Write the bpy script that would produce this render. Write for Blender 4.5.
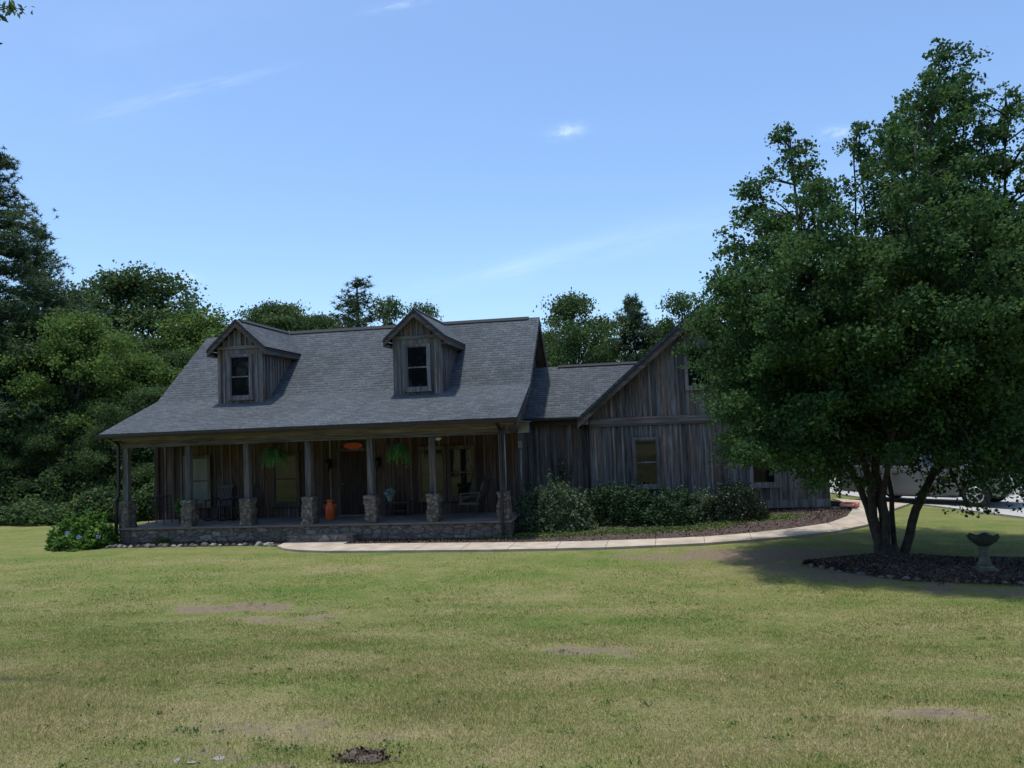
import bpy, math, random
import numpy as np
from mathutils import Vector, Matrix, noise as mnoise
R = math.radians
rnd = random.Random(7)
for o in list(bpy.data.objects): bpy.data.objects.remove(o)
scn = bpy.context.scene
col = scn.collection

# ------------------------------------------------------------------ camera
YAW, PITCH, ROLL, FPX = 9.2, 3.4, 2.25, 770.0
EYE = Vector((0, 0, 1.6))
def cam_axes():
    y, p, r = R(YAW), R(PITCH), R(ROLL)
    fw = Vector((-math.sin(y)*math.cos(p), math.cos(y)*math.cos(p), math.sin(p)))
    rt = Vector((math.cos(y), math.sin(y), 0)); up = rt.cross(fw)
    return rt*math.cos(r)-up*math.sin(r), up*math.cos(r)+rt*math.sin(r), fw
RT, UP, FW = cam_axes()
cd = bpy.data.cameras.new('camera'); cam = bpy.data.objects.new('camera', cd); col.objects.link(cam)
m = Matrix((RT, UP, -FW)).transposed().to_4x4(); m.translation = EYE
cam.matrix_world = m
cd.sensor_width = 36; cd.lens = 36*FPX/1024; cd.clip_start = 0.05; cd.clip_end = 3000
scn.camera = cam

# ------------------------------------------------------------------ light
SUN_EL, SUN_AZ = 82.5, 70.0          # azimuth measured from +Y towards -X
SKY_STRENGTH, SUN_STRENGTH, EXPOSURE = 0.15, 2.5, 0.50
SKY_TINT = (.83, .945, 1.03)
d = Vector((-math.sin(R(SUN_AZ))*math.cos(R(SUN_EL)), math.cos(R(SUN_AZ))*math.cos(R(SUN_EL)), math.sin(R(SUN_EL))))
sd = bpy.data.lights.new('sun', 'SUN'); sd.energy = SUN_STRENGTH; sd.angle = R(2.0); sd.color = (1.0, .95, .86)
so = bpy.data.objects.new('sun', sd); col.objects.link(so); so.rotation_euler = d.to_track_quat('Z', 'Y').to_euler(); so.location = (0, 0, 60)

world = bpy.data.worlds.new('World'); scn.world = world; world.use_nodes = True
def build_world():
    nt = world.node_tree; nt.nodes.clear(); N = nt.nodes.new; L = nt.links.new
    out = N('ShaderNodeOutputWorld'); bg = N('ShaderNodeBackground'); bg.inputs[1].default_value = SKY_STRENGTH
    sky = N('ShaderNodeTexSky'); sky.sky_type = 'NISHITA'; sky.sun_disc = False
    sky.sun_elevation = R(SUN_EL); sky.sun_rotation = R(-SUN_AZ)
    sky.altitude = 300; sky.air_density = 1.0; sky.dust_density = 1.6; sky.ozone_density = 2.2
    tint = N('ShaderNodeMix'); tint.data_type = 'RGBA'; tint.blend_type = 'MULTIPLY'; tint.inputs[0].default_value = 1
    tint.inputs[7].default_value = (*SKY_TINT, 1); L(sky.outputs[0], tint.inputs[6])
    tc = N('ShaderNodeTexCoord')
    cur = tint.outputs[2]
    # (px, py, half length, half width, slope degrees, strength) of each small cloud seen in the sky
    for px, py, la, lb, ang, st in [(567,131,17,6,-8,.75),(185,92,70,5,-21,.32),(560,258,150,12,-13,.26),(838,132,13,5,5,.6),
                                    (182,277,15,4.5,3,.6),(100,60,160,60,-25,.07),(800,210,200,26,-8,.10),(395,6,26,3,-12,.35),(250,330,200,40,0,.10)]:
        dv = (FW + RT*((px-512)/FPX) + UP*((384-py)/FPX)).normalized()
        a = R(-ang); ax = (RT*math.cos(a) + UP*math.sin(a)); bx = (UP*math.cos(a) - RT*math.sin(a))
        ax = (ax - dv*ax.dot(dv)).normalized(); bx = (bx - dv*bx.dot(dv)).normalized()
        def dot(v, s):
            n = N('ShaderNodeVectorMath'); n.operation = 'DOT_PRODUCT'; L(tc.outputs['Generated'], n.inputs[0]); n.inputs[1].default_value = v*s; return n.outputs['Value']
        def sq(x):
            n = N('ShaderNodeMath'); n.operation = 'MULTIPLY'; L(x, n.inputs[0]); L(x, n.inputs[1]); return n.outputs[0]
        nz = N('ShaderNodeTexNoise'); nz.inputs['Scale'].default_value = 9; nz.inputs['Detail'].default_value = 7; nz.inputs['Roughness'].default_value = .62
        mp = N('ShaderNodeCombineXYZ'); L(dot(ax, FPX/la), mp.inputs[0]); L(dot(bx, FPX/lb*.6), mp.inputs[1]); mp.inputs[2].default_value = px*.37
        nz.inputs['Scale'].default_value = 1.5; L(mp.outputs[0], nz.inputs['Vector'])
        s1 = N('ShaderNodeMath'); s1.operation = 'ADD'; L(sq(dot(ax, FPX/la)), s1.inputs[0]); L(sq(dot(bx, FPX/lb)), s1.inputs[1])
        e = N('ShaderNodeMath'); e.operation = 'MULTIPLY'; L(s1.outputs[0], e.inputs[0]); e.inputs[1].default_value = -1.1
        ex = N('ShaderNodeMath'); ex.operation = 'EXPONENT'; L(e.outputs[0], ex.inputs[0])
        mr = N('ShaderNodeMapRange'); L(nz.outputs[0], mr.inputs[0]); mr.inputs[1].default_value = .34; mr.inputs[2].default_value = .7
        mu = N('ShaderNodeMath'); mu.operation = 'MULTIPLY'; L(ex.outputs[0], mu.inputs[0]); L(mr.outputs[0], mu.inputs[1])
        fr = N('ShaderNodeVectorMath'); fr.operation = 'DOT_PRODUCT'; L(tc.outputs['Generated'], fr.inputs[0]); fr.inputs[1].default_value = dv
        gt = N('ShaderNodeMath'); gt.operation = 'GREATER_THAN'; L(fr.outputs['Value'], gt.inputs[0]); gt.inputs[1].default_value = 0
        m2 = N('ShaderNodeMath'); m2.operation = 'MULTIPLY'; L(mu.outputs[0], m2.inputs[0]); L(gt.outputs[0], m2.inputs[1])
        m3 = N('ShaderNodeMath'); m3.operation = 'MULTIPLY'; L(m2.outputs[0], m3.inputs[0]); m3.inputs[1].default_value = st*.42
        mx = N('ShaderNodeMix'); mx.data_type = 'RGBA'; L(m3.outputs[0], mx.inputs[0]); L(cur, mx.inputs[6]); mx.inputs[7].default_value = (7.2, 8.0, 9.2, 1)
        cur = mx.outputs[2]
    L(cur, bg.inputs[0]); L(bg.outputs[0], out.inputs[0])
build_world()
scn.view_settings.view_transform = 'Standard'; scn.view_settings.look = 'None'
scn.view_settings.exposure = EXPOSURE; scn.view_settings.gamma = 1
scn.render.engine = 'CYCLES'; scn.cycles.max_bounces = 6; scn.cycles.transparent_max_bounces = 6

# ------------------------------------------------------------------ object helpers
ORIGIN = {}
def props(o, label=None, cat=None, group=None, kind=None):
    if label: o['label'] = label
    if cat: o['category'] = cat
    if group: o['group'] = group
    if kind: o['kind'] = kind
    return o
def thing(name, label, cat, loc=(0,0,0), rz=0, group=None, world_coords=False):
    o = bpy.data.objects.new(name, None); col.objects.link(o); o.empty_display_size = .2
    o.location = loc; o.rotation_euler = (0, 0, rz)
    ORIGIN[o.name] = Vector(loc) if world_coords else Vector((0,0,0))
    return props(o, label, cat, group)
def link_mesh(name, me, mat, parent):
    o = bpy.data.objects.new(name, me); col.objects.link(o)
    if mat: me.materials.append(mat)
    if parent: o.parent = parent; ORIGIN[o.name] = ORIGIN.get(parent.name, Vector())
    else: ORIGIN[o.name] = Vector()
    return o
class MB:
    def __init__(s): s.v = []; s.f = []; s.sm = []; s.mi = []; s.cur = 0
    def add(s, V, F, smooth=False):
        b = len(s.v); s.v += [tuple(p) for p in V]; s.f += [tuple(i+b for i in f) for f in F]; s.sm += [smooth]*len(F); s.mi += [s.cur]*len(F); return s
    def box(s, x0, x1, y0, y1, z0, z1):
        V = [(x0,y0,z0),(x1,y0,z0),(x1,y1,z0),(x0,y1,z0),(x0,y0,z1),(x1,y0,z1),(x1,y1,z1),(x0,y1,z1)]
        return s.add(V, [(0,3,2,1),(4,5,6,7),(0,1,5,4),(1,2,6,5),(2,3,7,6),(3,0,4,7)])
    def beam(s, a, b, w, h, up=(0,0,1)):
        a = Vector(a); b = Vector(b); t = (b-a).normalized(); u = Vector(up)
        sd = t.cross(u).normalized() if t.cross(u).length > 1e-4 else Vector((1,0,0)); u = sd.cross(t)
        V = []
        for p in (a, b):
            for i, j in ((-1,-1),(1,-1),(1,1),(-1,1)): V.append(p + sd*(i*w/2) + u*(j*h/2))
        return s.add(V, [(0,3,2,1),(4,5,6,7),(0,1,5,4),(1,2,6,5),(2,3,7,6),(3,0,4,7)])
    def prism(s, pts, axis, a, b):
        # pts 2D polygon; axis 'x': (y,z), 'y': (x,z), 'z': (x,y)
        def P(p, t): return {'x': (t,p[0],p[1]), 'y': (p[0],t,p[1]), 'z': (p[0],p[1],t)}[axis]
        n = len(pts); V = [P(p,a) for p in pts] + [P(p,b) for p in pts]
        F = [tuple(range(n)), tuple(range(2*n-1, n-1, -1))] + [(i, i+n, (i+1)%n+n, (i+1)%n) for i in range(n)]
        return s.add(V, F)
    def slab(s, quad, th):
        q = [Vector(p) for p in quad]; n = (q[1]-q[0]).cross(q[-1]-q[0]).normalized()
        if n.z < 0: q = q[::-1]; n = -n
        k = len(q); V = q + [p - n*th for p in q]
        F = [tuple(range(k)), tuple(range(2*k-1, k-1, -1))] + [(i, i+k, (i+1)%k+k, (i+1)%k) for i in range(k)]
        return s.add(V, F)
    def tube(s, pts, rad, n=8, cap=True, smooth=True):
        pts = [Vector(p) for p in pts]
        if not hasattr(rad, '__len__'): rad = [rad]*len(pts)
        V = []; F = []; ref = Vector((0.13,.97,.2))
        for i, p in enumerate(pts):
            t = (pts[min(i+1,len(pts)-1)] - pts[max(i-1,0)]).normalized()
            a = t.cross(ref); a = a.normalized() if a.length > 1e-3 else Vector((1,0,0)); b = t.cross(a)
            for k in range(n):
                w = 2*math.pi*k/n; V.append(p + (a*math.cos(w)+b*math.sin(w))*rad[i])
        for i in range(len(pts)-1):
            for k in range(n): F.append((i*n+k, i*n+(k+1)%n, (i+1)*n+(k+1)%n, (i+1)*n+k))
        if cap: F.append(tuple(range(n-1,-1,-1))); F.append(tuple((len(pts)-1)*n+k for k in range(n)))
        return s.add(V, F, smooth)
    def lathe(s, prof, c=(0,0,0), n=24, lobes=0, amp=0, axis='z', smooth=True, cap=True):
        V = []; F = []
        for i, (r, z) in enumerate(prof):
            for k in range(n):
                w = 2*math.pi*k/n; rr = r*(1+amp*abs(math.cos(lobes*w/2))) if lobes else r
                p = (rr*math.cos(w), rr*math.sin(w), z)
                if axis == 'y': p = (p[0], p[2], p[1])
                V.append((c[0]+p[0], c[1]+p[1], c[2]+p[2]))
        for i in range(len(prof)-1):
            for k in range(n): F.append((i*n+k, i*n+(k+1)%n, (i+1)*n+(k+1)%n, (i+1)*n+k))
        if cap: F.append(tuple(range(n-1,-1,-1))); F.append(tuple((len(prof)-1)*n+k for k in range(n)))
        return s.add(V, F, smooth)
    def build(s, name, mat, parent=None, bevel=0, label=None, mat2=None):
        me = bpy.data.meshes.new(name); off = ORIGIN.get(parent.name, Vector()) if parent else Vector()
        me.from_pydata([tuple(Vector(p)-off) for p in s.v], [], s.f)
        me.polygons.foreach_set('use_smooth', s.sm)
        uv = me.uv_layers.new(name='UVMap'); Z = Vector((0,0,1)); me.update()
        for p in me.polygons:
            n = p.normal; t = Z.cross(n)
            t = t.normalized() if t.length > .02 else Vector((1,0,0))
            b = n.cross(t)
            for li in p.loop_indices:
                q = Vector(s.v[me.loops[li].vertex_index]); uv.data[li].uv = (q.dot(t), q.dot(b))
        o = link_mesh(name, me, mat, parent)
        if max(s.mi) > 0: me.materials.append(mat2 or M['batten']); me.polygons.foreach_set('material_index', s.mi)
        if bevel:
            bm = o.modifiers.new('bevel', 'BEVEL'); bm.width = bevel; bm.segments = 2; bm.limit_method = 'ANGLE'
        if label: o['label'] = label
        return o
def np_build(name, V, k, mat, parent=None, F=None):
    """mesh of n faces with k own vertices each"""
    V = np.asarray(V, np.float32).reshape(-1, 3)
    off = ORIGIN.get(parent.name, Vector()) if parent else Vector()
    V = V - np.array(off, np.float32)
    me = bpy.data.meshes.new(name)
    if F is None: F = np.arange(len(V), dtype=np.int32).reshape(-1, k)
    F = np.asarray(F, np.int32)
    me.vertices.add(len(V)); me.vertices.foreach_set('co', V.ravel())
    me.loops.add(F.size); me.loops.foreach_set('vertex_index', F.ravel())
    me.polygons.add(len(F)); me.polygons.foreach_set('loop_start', np.arange(0, F.size, F.shape[1], dtype=np.int32))
    me.polygons.foreach_set('loop_total', np.full(len(F), F.shape[1], np.int32))
    me.update(calc_edges=True)
    return link_mesh(name, me, mat, parent)
def copy_tree(o, parent=None):
    c = o.copy(); col.objects.link(c)
    if parent: c.parent = parent
    for ch in list(o.children): copy_tree(ch, c)
    return c

# ------------------------------------------------------------------ materials
def new_mat(name):
    mt = bpy.data.materials.new(name); mt.use_nodes = True; nt = mt.node_tree
    b = nt.nodes['Principled BSDF']; return mt, nt, nt.nodes.new, nt.links.new, b
def ramp(N, stops):
    r = N('ShaderNodeValToRGB'); e = r.color_ramp.elements
    e[0].position, e[0].color = stops[0][0], (*stops[0][1], 1); e[1].position, e[1].color = stops[-1][0], (*stops[-1][1], 1)
    for p, c in stops[1:-1]: x = e.new(p); x.color = (*c, 1)
    return r
def noise(N, L, vec, scale, detail=4, rough=.55, dims='3D'):
    n = N('ShaderNodeTexNoise'); n.inputs['Scale'].default_value = scale; n.inputs['Detail'].default_value = detail; n.inputs['Roughness'].default_value = rough
    if vec is not None: L(vec, n.inputs['Vector'])
    return n
def mapping(N, L, vec, scale, loc=(0,0,0)):
    m = N('ShaderNodeMapping'); m.inputs['Scale'].default_value = scale; m.inputs['Location'].default_value = loc; L(vec, m.inputs['Vector']); return m.outputs[0]
def mix(N, L, fac, a, b, mode='MIX'):
    m = N('ShaderNodeMix'); m.data_type = 'RGBA'; m.blend_type = mode
    for s, v in ((0, fac), (6, a), (7, b)):
        if hasattr(v, 'is_linked') or hasattr(v, 'links'): L(v, m.inputs[s])
        elif s == 0: m.inputs[0].default_value = v
        else: m.inputs[s].default_value = (*v, 1)
    return m.outputs[2]
def math_(N, L, op, a, b=None):
    m = N('ShaderNodeMath'); m.operation = op
    for i, v in enumerate((a, b)):
        if v is None: continue
        if hasattr(v, 'links'): L(v, m.inputs[i])
        else: m.inputs[i].default_value = v
    return m.outputs[0]
def bump(N, L, b, h, strength=.3, dist=.02):
    n = N('ShaderNodeBump'); n.inputs['Strength'].default_value = strength; n.inputs['Distance'].default_value = dist; L(h, n.inputs['Height']); L(n.outputs[0], b.inputs['Normal'])

def mat_plain(name, c, rough=.6, metal=0, var=.15, vscale=6, bmp=.15):
    mt, nt, N, L, b = new_mat(name); g = N('ShaderNodeTexCoord').outputs['Object']
    n = noise(N, L, g, vscale, 5)
    lo = tuple(x*(1-var) for x in c); hi = tuple(min(1, x*(1+var)) for x in c)
    r = ramp(N, [(.3, lo), (.7, hi)]); L(n.outputs[0], r.inputs[0]); L(r.outputs[0], b.inputs['Base Color'])
    b.inputs['Roughness'].default_value = rough; b.inputs['Metallic'].default_value = metal
    if bmp: bump(N, L, b, noise(N, L, g, vscale*12, 3).outputs[0], bmp, .01)
    return mt

def mat_wood(name, vertical=True, grey=(.20,.195,.20), dark=(.045,.04,.042), brown=(.19,.11,.068), brown_amt=.5, board=.29, lift=1.0):
    """weathered raw boards: u/v are metres along and up the face"""
    mt, nt, N, L, b = new_mat(name); uv = N('ShaderNodeUVMap').outputs[0]
    sep = N('ShaderNodeSeparateXYZ'); L(uv, sep.inputs[0])
    across, along = (0, 1) if vertical else (1, 0)
    bid = math_(N, L, 'FLOOR', math_(N, L, 'DIVIDE', sep.outputs[across], board))
    wn = N('ShaderNodeTexWhiteNoise'); wn.noise_dimensions = '1D'; L(bid, wn.inputs['W'])
    wn2 = N('ShaderNodeTexWhiteNoise'); wn2.noise_dimensions = '1D'; L(math_(N, L, 'ADD', bid, 77.3), wn2.inputs['W'])
    cb = N('ShaderNodeCombineXYZ'); L(sep.outputs[0], cb.inputs[0]); L(sep.outputs[1], cb.inputs[1]); L(math_(N, L, 'MULTIPLY', wn.outputs[0], 9.), cb.inputs[2])
    s_f = (55, 2.2, 1) if vertical else (2.2, 55, 1)
    s_m = (14, .9, 1) if vertical else (.9, 14, 1)
    s_l = (2.6, .55, 1) if vertical else (.55, 2.6, 1)
    fine = noise(N, L, mapping(N, L, cb.outputs[0], s_f), 1, 5, .65)
    med = noise(N, L, mapping(N, L, cb.outputs[0], s_m), 1, 5, .6)
    big = noise(N, L, mapping(N, L, cb.outputs[0], s_l), 1, 4, .6)
    r1 = ramp(N, [(.28, dark), (.5, tuple(x*.72 for x in grey)), (.74, tuple(x*1.25 for x in grey))]); L(med.outputs[0], r1.inputs[0])
    r2 = ramp(N, [(.3, (.45,.45,.45)), (.62, (1.15,1.15,1.15))]); L(fine.outputs[0], r2.inputs[0])
    c = mix(N, L, 1.0, r1.outputs[0], r2.outputs[0], 'MULTIPLY')
    bf = ramp(N, [(.46, (0,0,0)), (.62, (1,1,1))]); L(big.outputs[0], bf.inputs[0])
    f = math_(N, L, 'MULTIPLY', math_(N, L, 'MULTIPLY', bf.outputs[0], brown_amt), math_(N, L, 'ADD', math_(N, L, 'MULTIPLY', wn2.outputs[0], 1.2), .2))
    bc = mix(N, L, 1.0, brown, r2.outputs[0], 'MULTIPLY')
    c = mix(N, L, f, c, bc)
    hs = N('ShaderNodeHueSaturation'); L(c, hs.inputs['Color']); L(math_(N, L, 'ADD', math_(N, L, 'MULTIPLY', wn.outputs[0], .7*lift), .62*lift), hs.inputs['Value'])
    L(hs.outputs[0], b.inputs['Base Color']); b.inputs['Roughness'].default_value = .85; b.inputs['Specular IOR Level'].default_value = .25
    # seam between boards + grain
    fr = math_(N, L, 'ABSOLUTE', math_(N, L, 'SUBTRACT', math_(N, L, 'FRACT', math_(N, L, 'DIVIDE', sep.outputs[across], board)), .5))
    seam = math_(N, L, 'LESS_THAN', fr, .485)
    h = math_(N, L, 'ADD', math_(N, L, 'MULTIPLY', seam, .5), math_(N, L, 'MULTIPLY', fine.outputs[0], .6))
    bump(N, L, b, h, .6, .012)
    return mt

def mat_shingle():
    mt, nt, N, L, b = new_mat('asphalt shingles'); uv = N('ShaderNodeUVMap').outputs[0]
    br = N('ShaderNodeTexBrick'); L(uv, br.inputs['Vector']); br.offset = .37; br.squash = 1.0
    br.inputs['Scale'].default_value = 1; br.inputs['Brick Width'].default_value = .27; br.inputs['Row Height'].default_value = .14
    br.inputs['Mortar Size'].default_value = .008; br.inputs['Mortar Smooth'].default_value = .3; br.inputs['Bias'].default_value = -.1
    br.inputs['Color1'].default_value = (.064,.076,.086,1); br.inputs['Color2'].default_value = (.094,.108,.120,1); br.inputs['Mortar'].default_value = (.045,.05,.055,1)
    big = noise(N, L, uv, .35, 5, .6); r = ramp(N, [(.3, (.82,.82,.82)), (.7, (1.12,1.12,1.12))]); L(big.outputs[0], r.inputs[0])
    str_ = noise(N, L, mapping(N, L, uv, (1.3,.12,1)), 1, 4, .6); r3 = ramp(N, [(.35, (.93,.94,.95)), (.65, (1.04,1.03,1.01))]); L(str_.outputs[0], r3.inputs[0])
    fine = noise(N, L, uv, 42, 3, .7); r2 = ramp(N, [(.3, (.7,.7,.7)), (.7, (1.3,1.3,1.3))]); L(fine.outputs[0], r2.inputs[0])
    sp = N('ShaderNodeSeparateXYZ'); L(uv, sp.inputs[0]); vr = math_(N, L, 'DIVIDE', sp.outputs[1], .14); row = math_(N, L, 'FLOOR', vr); frc = math_(N, L, 'FRACT', vr)
    cb = N('ShaderNodeCombineXYZ'); L(math_(N, L, 'MULTIPLY', sp.outputs[0], 4.3), cb.inputs[0]); L(math_(N, L, 'MULTIPLY', row, 5.7), cb.inputs[1])
    tab = noise(N, L, cb.outputs[0], 1, 2, .5); shadow_dash = math_(N, L, 'MULTIPLY', math_(N, L, 'GREATER_THAN', tab.outputs[0], .47), math_(N, L, 'LESS_THAN', frc, .42))
    r4 = ramp(N, [(0, (1.04,1.04,1.04)), (1, (.60,.62,.64))]); L(shadow_dash, r4.inputs[0])  # short shadows under the tabs, painted into the colour as dark dashes
    c = mix(N, L, 1, br.outputs[0], r.outputs[0], 'MULTIPLY'); c = mix(N, L, 1, c, r2.outputs[0], 'MULTIPLY'); c = mix(N, L, 1, c, r3.outputs[0], 'MULTIPLY'); c = mix(N, L, 1, c, r4.outputs[0], 'MULTIPLY')
    L(c, b.inputs['Base Color']); b.inputs['Roughness'].default_value = .9; b.inputs['Specular IOR Level'].default_value = .3
    h = math_(N, L, 'ADD', math_(N, L, 'SUBTRACT', 1, br.outputs['Fac']), math_(N, L, 'MULTIPLY', fine.outputs[0], .4)); bump(N, L, b, h, .7, .015)
    return mt

def mat_stone(name, scale=5.0):
    mt, nt, N, L, b = new_mat(name); g = N('ShaderNodeTexCoord').outputs['Object']
    wv = noise(N, L, g, 3.5, 4, .65); ad = N('ShaderNodeVectorMath'); ad.operation = 'MULTIPLY_ADD'; L(wv.outputs['Color'], ad.inputs[0]); ad.inputs[1].default_value = (.3,.3,.3); L(g, ad.inputs[2])
    mpp = mapping(N, L, ad.outputs[0], (1, 1, 1.9))
    vo = N('ShaderNodeTexVoronoi'); vo.inputs['Scale'].default_value = scale; L(mpp, vo.inputs['Vector'])
    ve = N('ShaderNodeTexVoronoi'); ve.feature = 'DISTANCE_TO_EDGE'; ve.inputs['Scale'].default_value = scale; L(mpp, ve.inputs['Vector'])
    sp = N('ShaderNodeSeparateColor'); L(vo.outputs['Color'], sp.inputs[0])
    r = ramp(N, [(0, (.15,.128,.108)), (.35, (.21,.178,.148)), (.6, (.26,.222,.182)), (.8, (.19,.145,.115)), (1, (.31,.28,.24))]); L(sp.outputs[0], r.inputs[0])
    ed = N('ShaderNodeMapRange'); L(ve.outputs['Distance'], ed.inputs[0]); ed.inputs[1].default_value = .015; ed.inputs[2].default_value = .07
    fn = noise(N, L, g, 30, 5, .65); r2 = ramp(N, [(.3, (.62,.62,.62)), (.7, (1.25,1.25,1.25))]); L(fn.outputs[0], r2.inputs[0])
    c = mix(N, L, 1, r.outputs[0], r2.outputs[0], 'MULTIPLY'); blo = noise(N, L, g, 8, 4, .7); r5 = ramp(N, [(.35, (.6,.58,.56)), (.65, (1.25,1.22,1.2))]); L(blo.outputs[0], r5.inputs[0]); c = mix(N, L, 1, c, r5.outputs[0], 'MULTIPLY'); c = mix(N, L, ed.outputs[0], (.12,.105,.09), c)
    L(c, b.inputs['Base Color']); b.inputs['Roughness'].default_value = .92
    h = math_(N, L, 'ADD', ed.outputs[0], math_(N, L, 'MULTIPLY', fn.outputs[0], .5)); bump(N, L, b, h, .9, .04)
    return mt

def mat_leaf(name, stops, trans=.35, rough=.65, spec=.2):
    mt, nt, N, L, b = new_mat(name); g = N('ShaderNodeNewGeometry')
    r = ramp(N, stops); L(g.outputs['Random Per Island'], r.inputs[0])
    tc = N('ShaderNodeTexCoord').outputs['Object']; n = noise(N, L, tc, .9, 3); r2 = ramp(N, [(.3, (.72,.78,.8)), (.7, (1.25,1.2,1.1))]); L(n.outputs[0], r2.inputs[0])
    c = mix(N, L, 1, r.outputs[0], r2.outputs[0], 'MULTIPLY')
    L(c, b.inputs['Base Color']); b.inputs['Roughness'].default_value = rough; b.inputs['Specular IOR Level'].default_value = spec
    tr = N('ShaderNodeBsdfTranslucent'); hs = N('ShaderNodeHueSaturation'); hs.inputs['Value'].default_value = 1.5; hs.inputs['Hue'].default_value = .485; L(c, hs.inputs['Color']); L(hs.outputs[0], tr.inputs[0])
    mx = N('ShaderNodeMixShader'); mx.inputs[0].default_value = trans; L(b.outputs[0], mx.inputs[1]); L(tr.outputs[0], mx.inputs[2])
    L(mx.outputs[0], nt.nodes['Material Output'].inputs[0]); return mt

def grass_colour(N, L):
    """the lawn's own colour in world metres: green, straw and worn places"""
    pos = N('ShaderNodeNewGeometry').outputs['Position']
    flat = mapping(N, L, pos, (1, 1, 0))
    a = noise(N, L, mapping(N, L, flat, (.35,.8,0)), .62, 5, .62); b_ = noise(N, L, flat, 1.7, 4, .6, ); c_ = noise(N, L, flat, 9, 4, .65)
    band = noise(N, L, mapping(N, L, pos, (.05,.9,0)), 1.4, 2, .4)
    s = math_(N, L, 'ADD', math_(N, L, 'ADD', math_(N, L, 'MULTIPLY', band.outputs[0], .14), math_(N, L, 'MULTIPLY', a.outputs[0], .41)), math_(N, L, 'ADD', math_(N, L, 'MULTIPLY', b_.outputs[0], .3), math_(N, L, 'MULTIPLY', c_.outputs[0], .25)))
    spy = N('ShaderNodeSeparateXYZ'); L(pos, spy.inputs[0]); dry = N('ShaderNodeMapRange'); L(spy.outputs[1], dry.inputs[0]); dry.inputs[1].default_value = 5; dry.inputs[2].default_value = 13; dry.inputs[3].default_value = .055; dry.inputs[4].default_value = -.012
    s = math_(N, L, 'ADD', s, dry.outputs[0])
    r = ramp(N, [(.38, (.092,.155,.036)), (.47, (.142,.184,.048)), (.56, (.205,.208,.074)), (.68, (.290,.252,.125))]); L(s, r.inputs[0])
    return r.outputs[0], pos, flat

def mat_ground():
    mt, nt, N, L, b = new_mat('lawn'); c, pos, flat = grass_colour(N, L)
    at = N('ShaderNodeAttribute'); at.attribute_name = 'bare'
    n1 = noise(N, L, flat, 2.4, 8, .75); n2 = noise(N, L, flat, 14, 5, .7)
    f = math_(N, L, 'ADD', at.outputs['Fac'], math_(N, L, 'MULTIPLY', math_(N, L, 'SUBTRACT', n1.outputs[0], .5), 1.7))
    f = math_(N, L, 'ADD', f, math_(N, L, 'MULTIPLY', math_(N, L, 'SUBTRACT', n2.outputs[0], .5), .7))
    mr = N('ShaderNodeMapRange'); L(f, mr.inputs[0]); mr.inputs[1].default_value = .34; mr.inputs[2].default_value = .66
    so = ramp(N, [(.3, (.14,.105,.07)), (.55, (.225,.175,.118)), (.8, (.34,.28,.20))]); L(n2.outputs[0], so.inputs[0])
    fine = noise(N, L, mapping(N, L, flat, (1,.55,0)), 55, 4, .7); r2 = ramp(N, [(.3, (.5,.5,.5)), (.7, (1.45,1.45,1.45))]); L(fine.outputs[0], r2.inputs[0])
    g2 = mix(N, L, 1, c, r2.outputs[0], 'MULTIPLY')
    cc = mix(N, L, mr.outputs[0], g2, so.outputs[0])
    L(cc, b.inputs['Base Color']); b.inputs['Roughness'].default_value = .95; b.inputs['Specular IOR Level'].default_value = .1
    h = math_(N, L, 'ADD', fine.outputs[0], n2.outputs[0]); bump(N, L, b, h, .8, .03)
    return mt
def mat_blade():
    mt, nt, N, L, b = new_mat('grass blades'); c, pos, flat = grass_colour(N, L)
    g = N('ShaderNodeNewGeometry'); r = ramp(N, [(0, (.95,1.05,.9)), (.5, (1.35,1.35,1.3)), (.78, (1.7,1.6,1.5)), (1, (2.6,2.2,2.2))]); L(g.outputs['Random Per Island'], r.inputs[0])
    cc = mix(N, L, 1, c, r.outputs[0], 'MULTIPLY'); L(cc, b.inputs['Base Color']); b.inputs['Roughness'].default_value = .7; b.inputs['Specular IOR Level'].default_value = .2
    tr = N('ShaderNodeBsdfTranslucent'); L(cc, tr.inputs[0]); mx = N('ShaderNodeMixShader'); mx.inputs[0].default_value = .3
    L(b.outputs[0], mx.inputs[1]); L(tr.outputs[0], mx.inputs[2]); L(mx.outputs[0], nt.nodes['Material Output'].inputs[0]); return mt

def mat_glass(name, c=(.006,.007,.009), rough=.03, ior=1.33):
    mt, nt, N, L, b = new_mat(name); g = N('ShaderNodeTexCoord').outputs['Object']
    n = noise(N, L, g, 2.0, 2); r = ramp(N, [(.3, c), (.7, tuple(x*1.3 for x in c))]); L(n.outputs[0], r.inputs[0]); L(r.outputs[0], b.inputs['Base Color'])
    b.inputs['Roughness'].default_value = rough; b.inputs['IOR'].default_value = ior
    bump(N, L, b, noise(N, L, g, 1.3, 1).outputs[0], .06, .05); return mt

M = {}
M['wall'] = mat_wood('weathered vertical boards', grey=(.225,.222,.232), brown_amt=.7)
M['wall_dormer'] = mat_wood('weathered dormer boards', brown=(.25,.135,.08), grey=(.225,.22,.225), brown_amt=.85, board=.17)
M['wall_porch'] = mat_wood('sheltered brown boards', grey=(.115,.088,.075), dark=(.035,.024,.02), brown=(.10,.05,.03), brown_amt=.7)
M['batten'] = mat_wood('weathered battens', grey=(.27,.262,.262), dark=(.08,.075,.073), brown=(.24,.15,.09), brown_amt=.5, board=.11)
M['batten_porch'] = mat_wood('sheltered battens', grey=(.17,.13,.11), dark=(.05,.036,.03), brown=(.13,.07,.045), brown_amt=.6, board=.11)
M['wood_h'] = mat_wood('weathered beams', vertical=False, grey=(.24,.225,.22), brown_amt=.45, board=.33)
M['wood_v'] = mat_wood('weathered posts', board=.4, brown_amt=.4)
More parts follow.
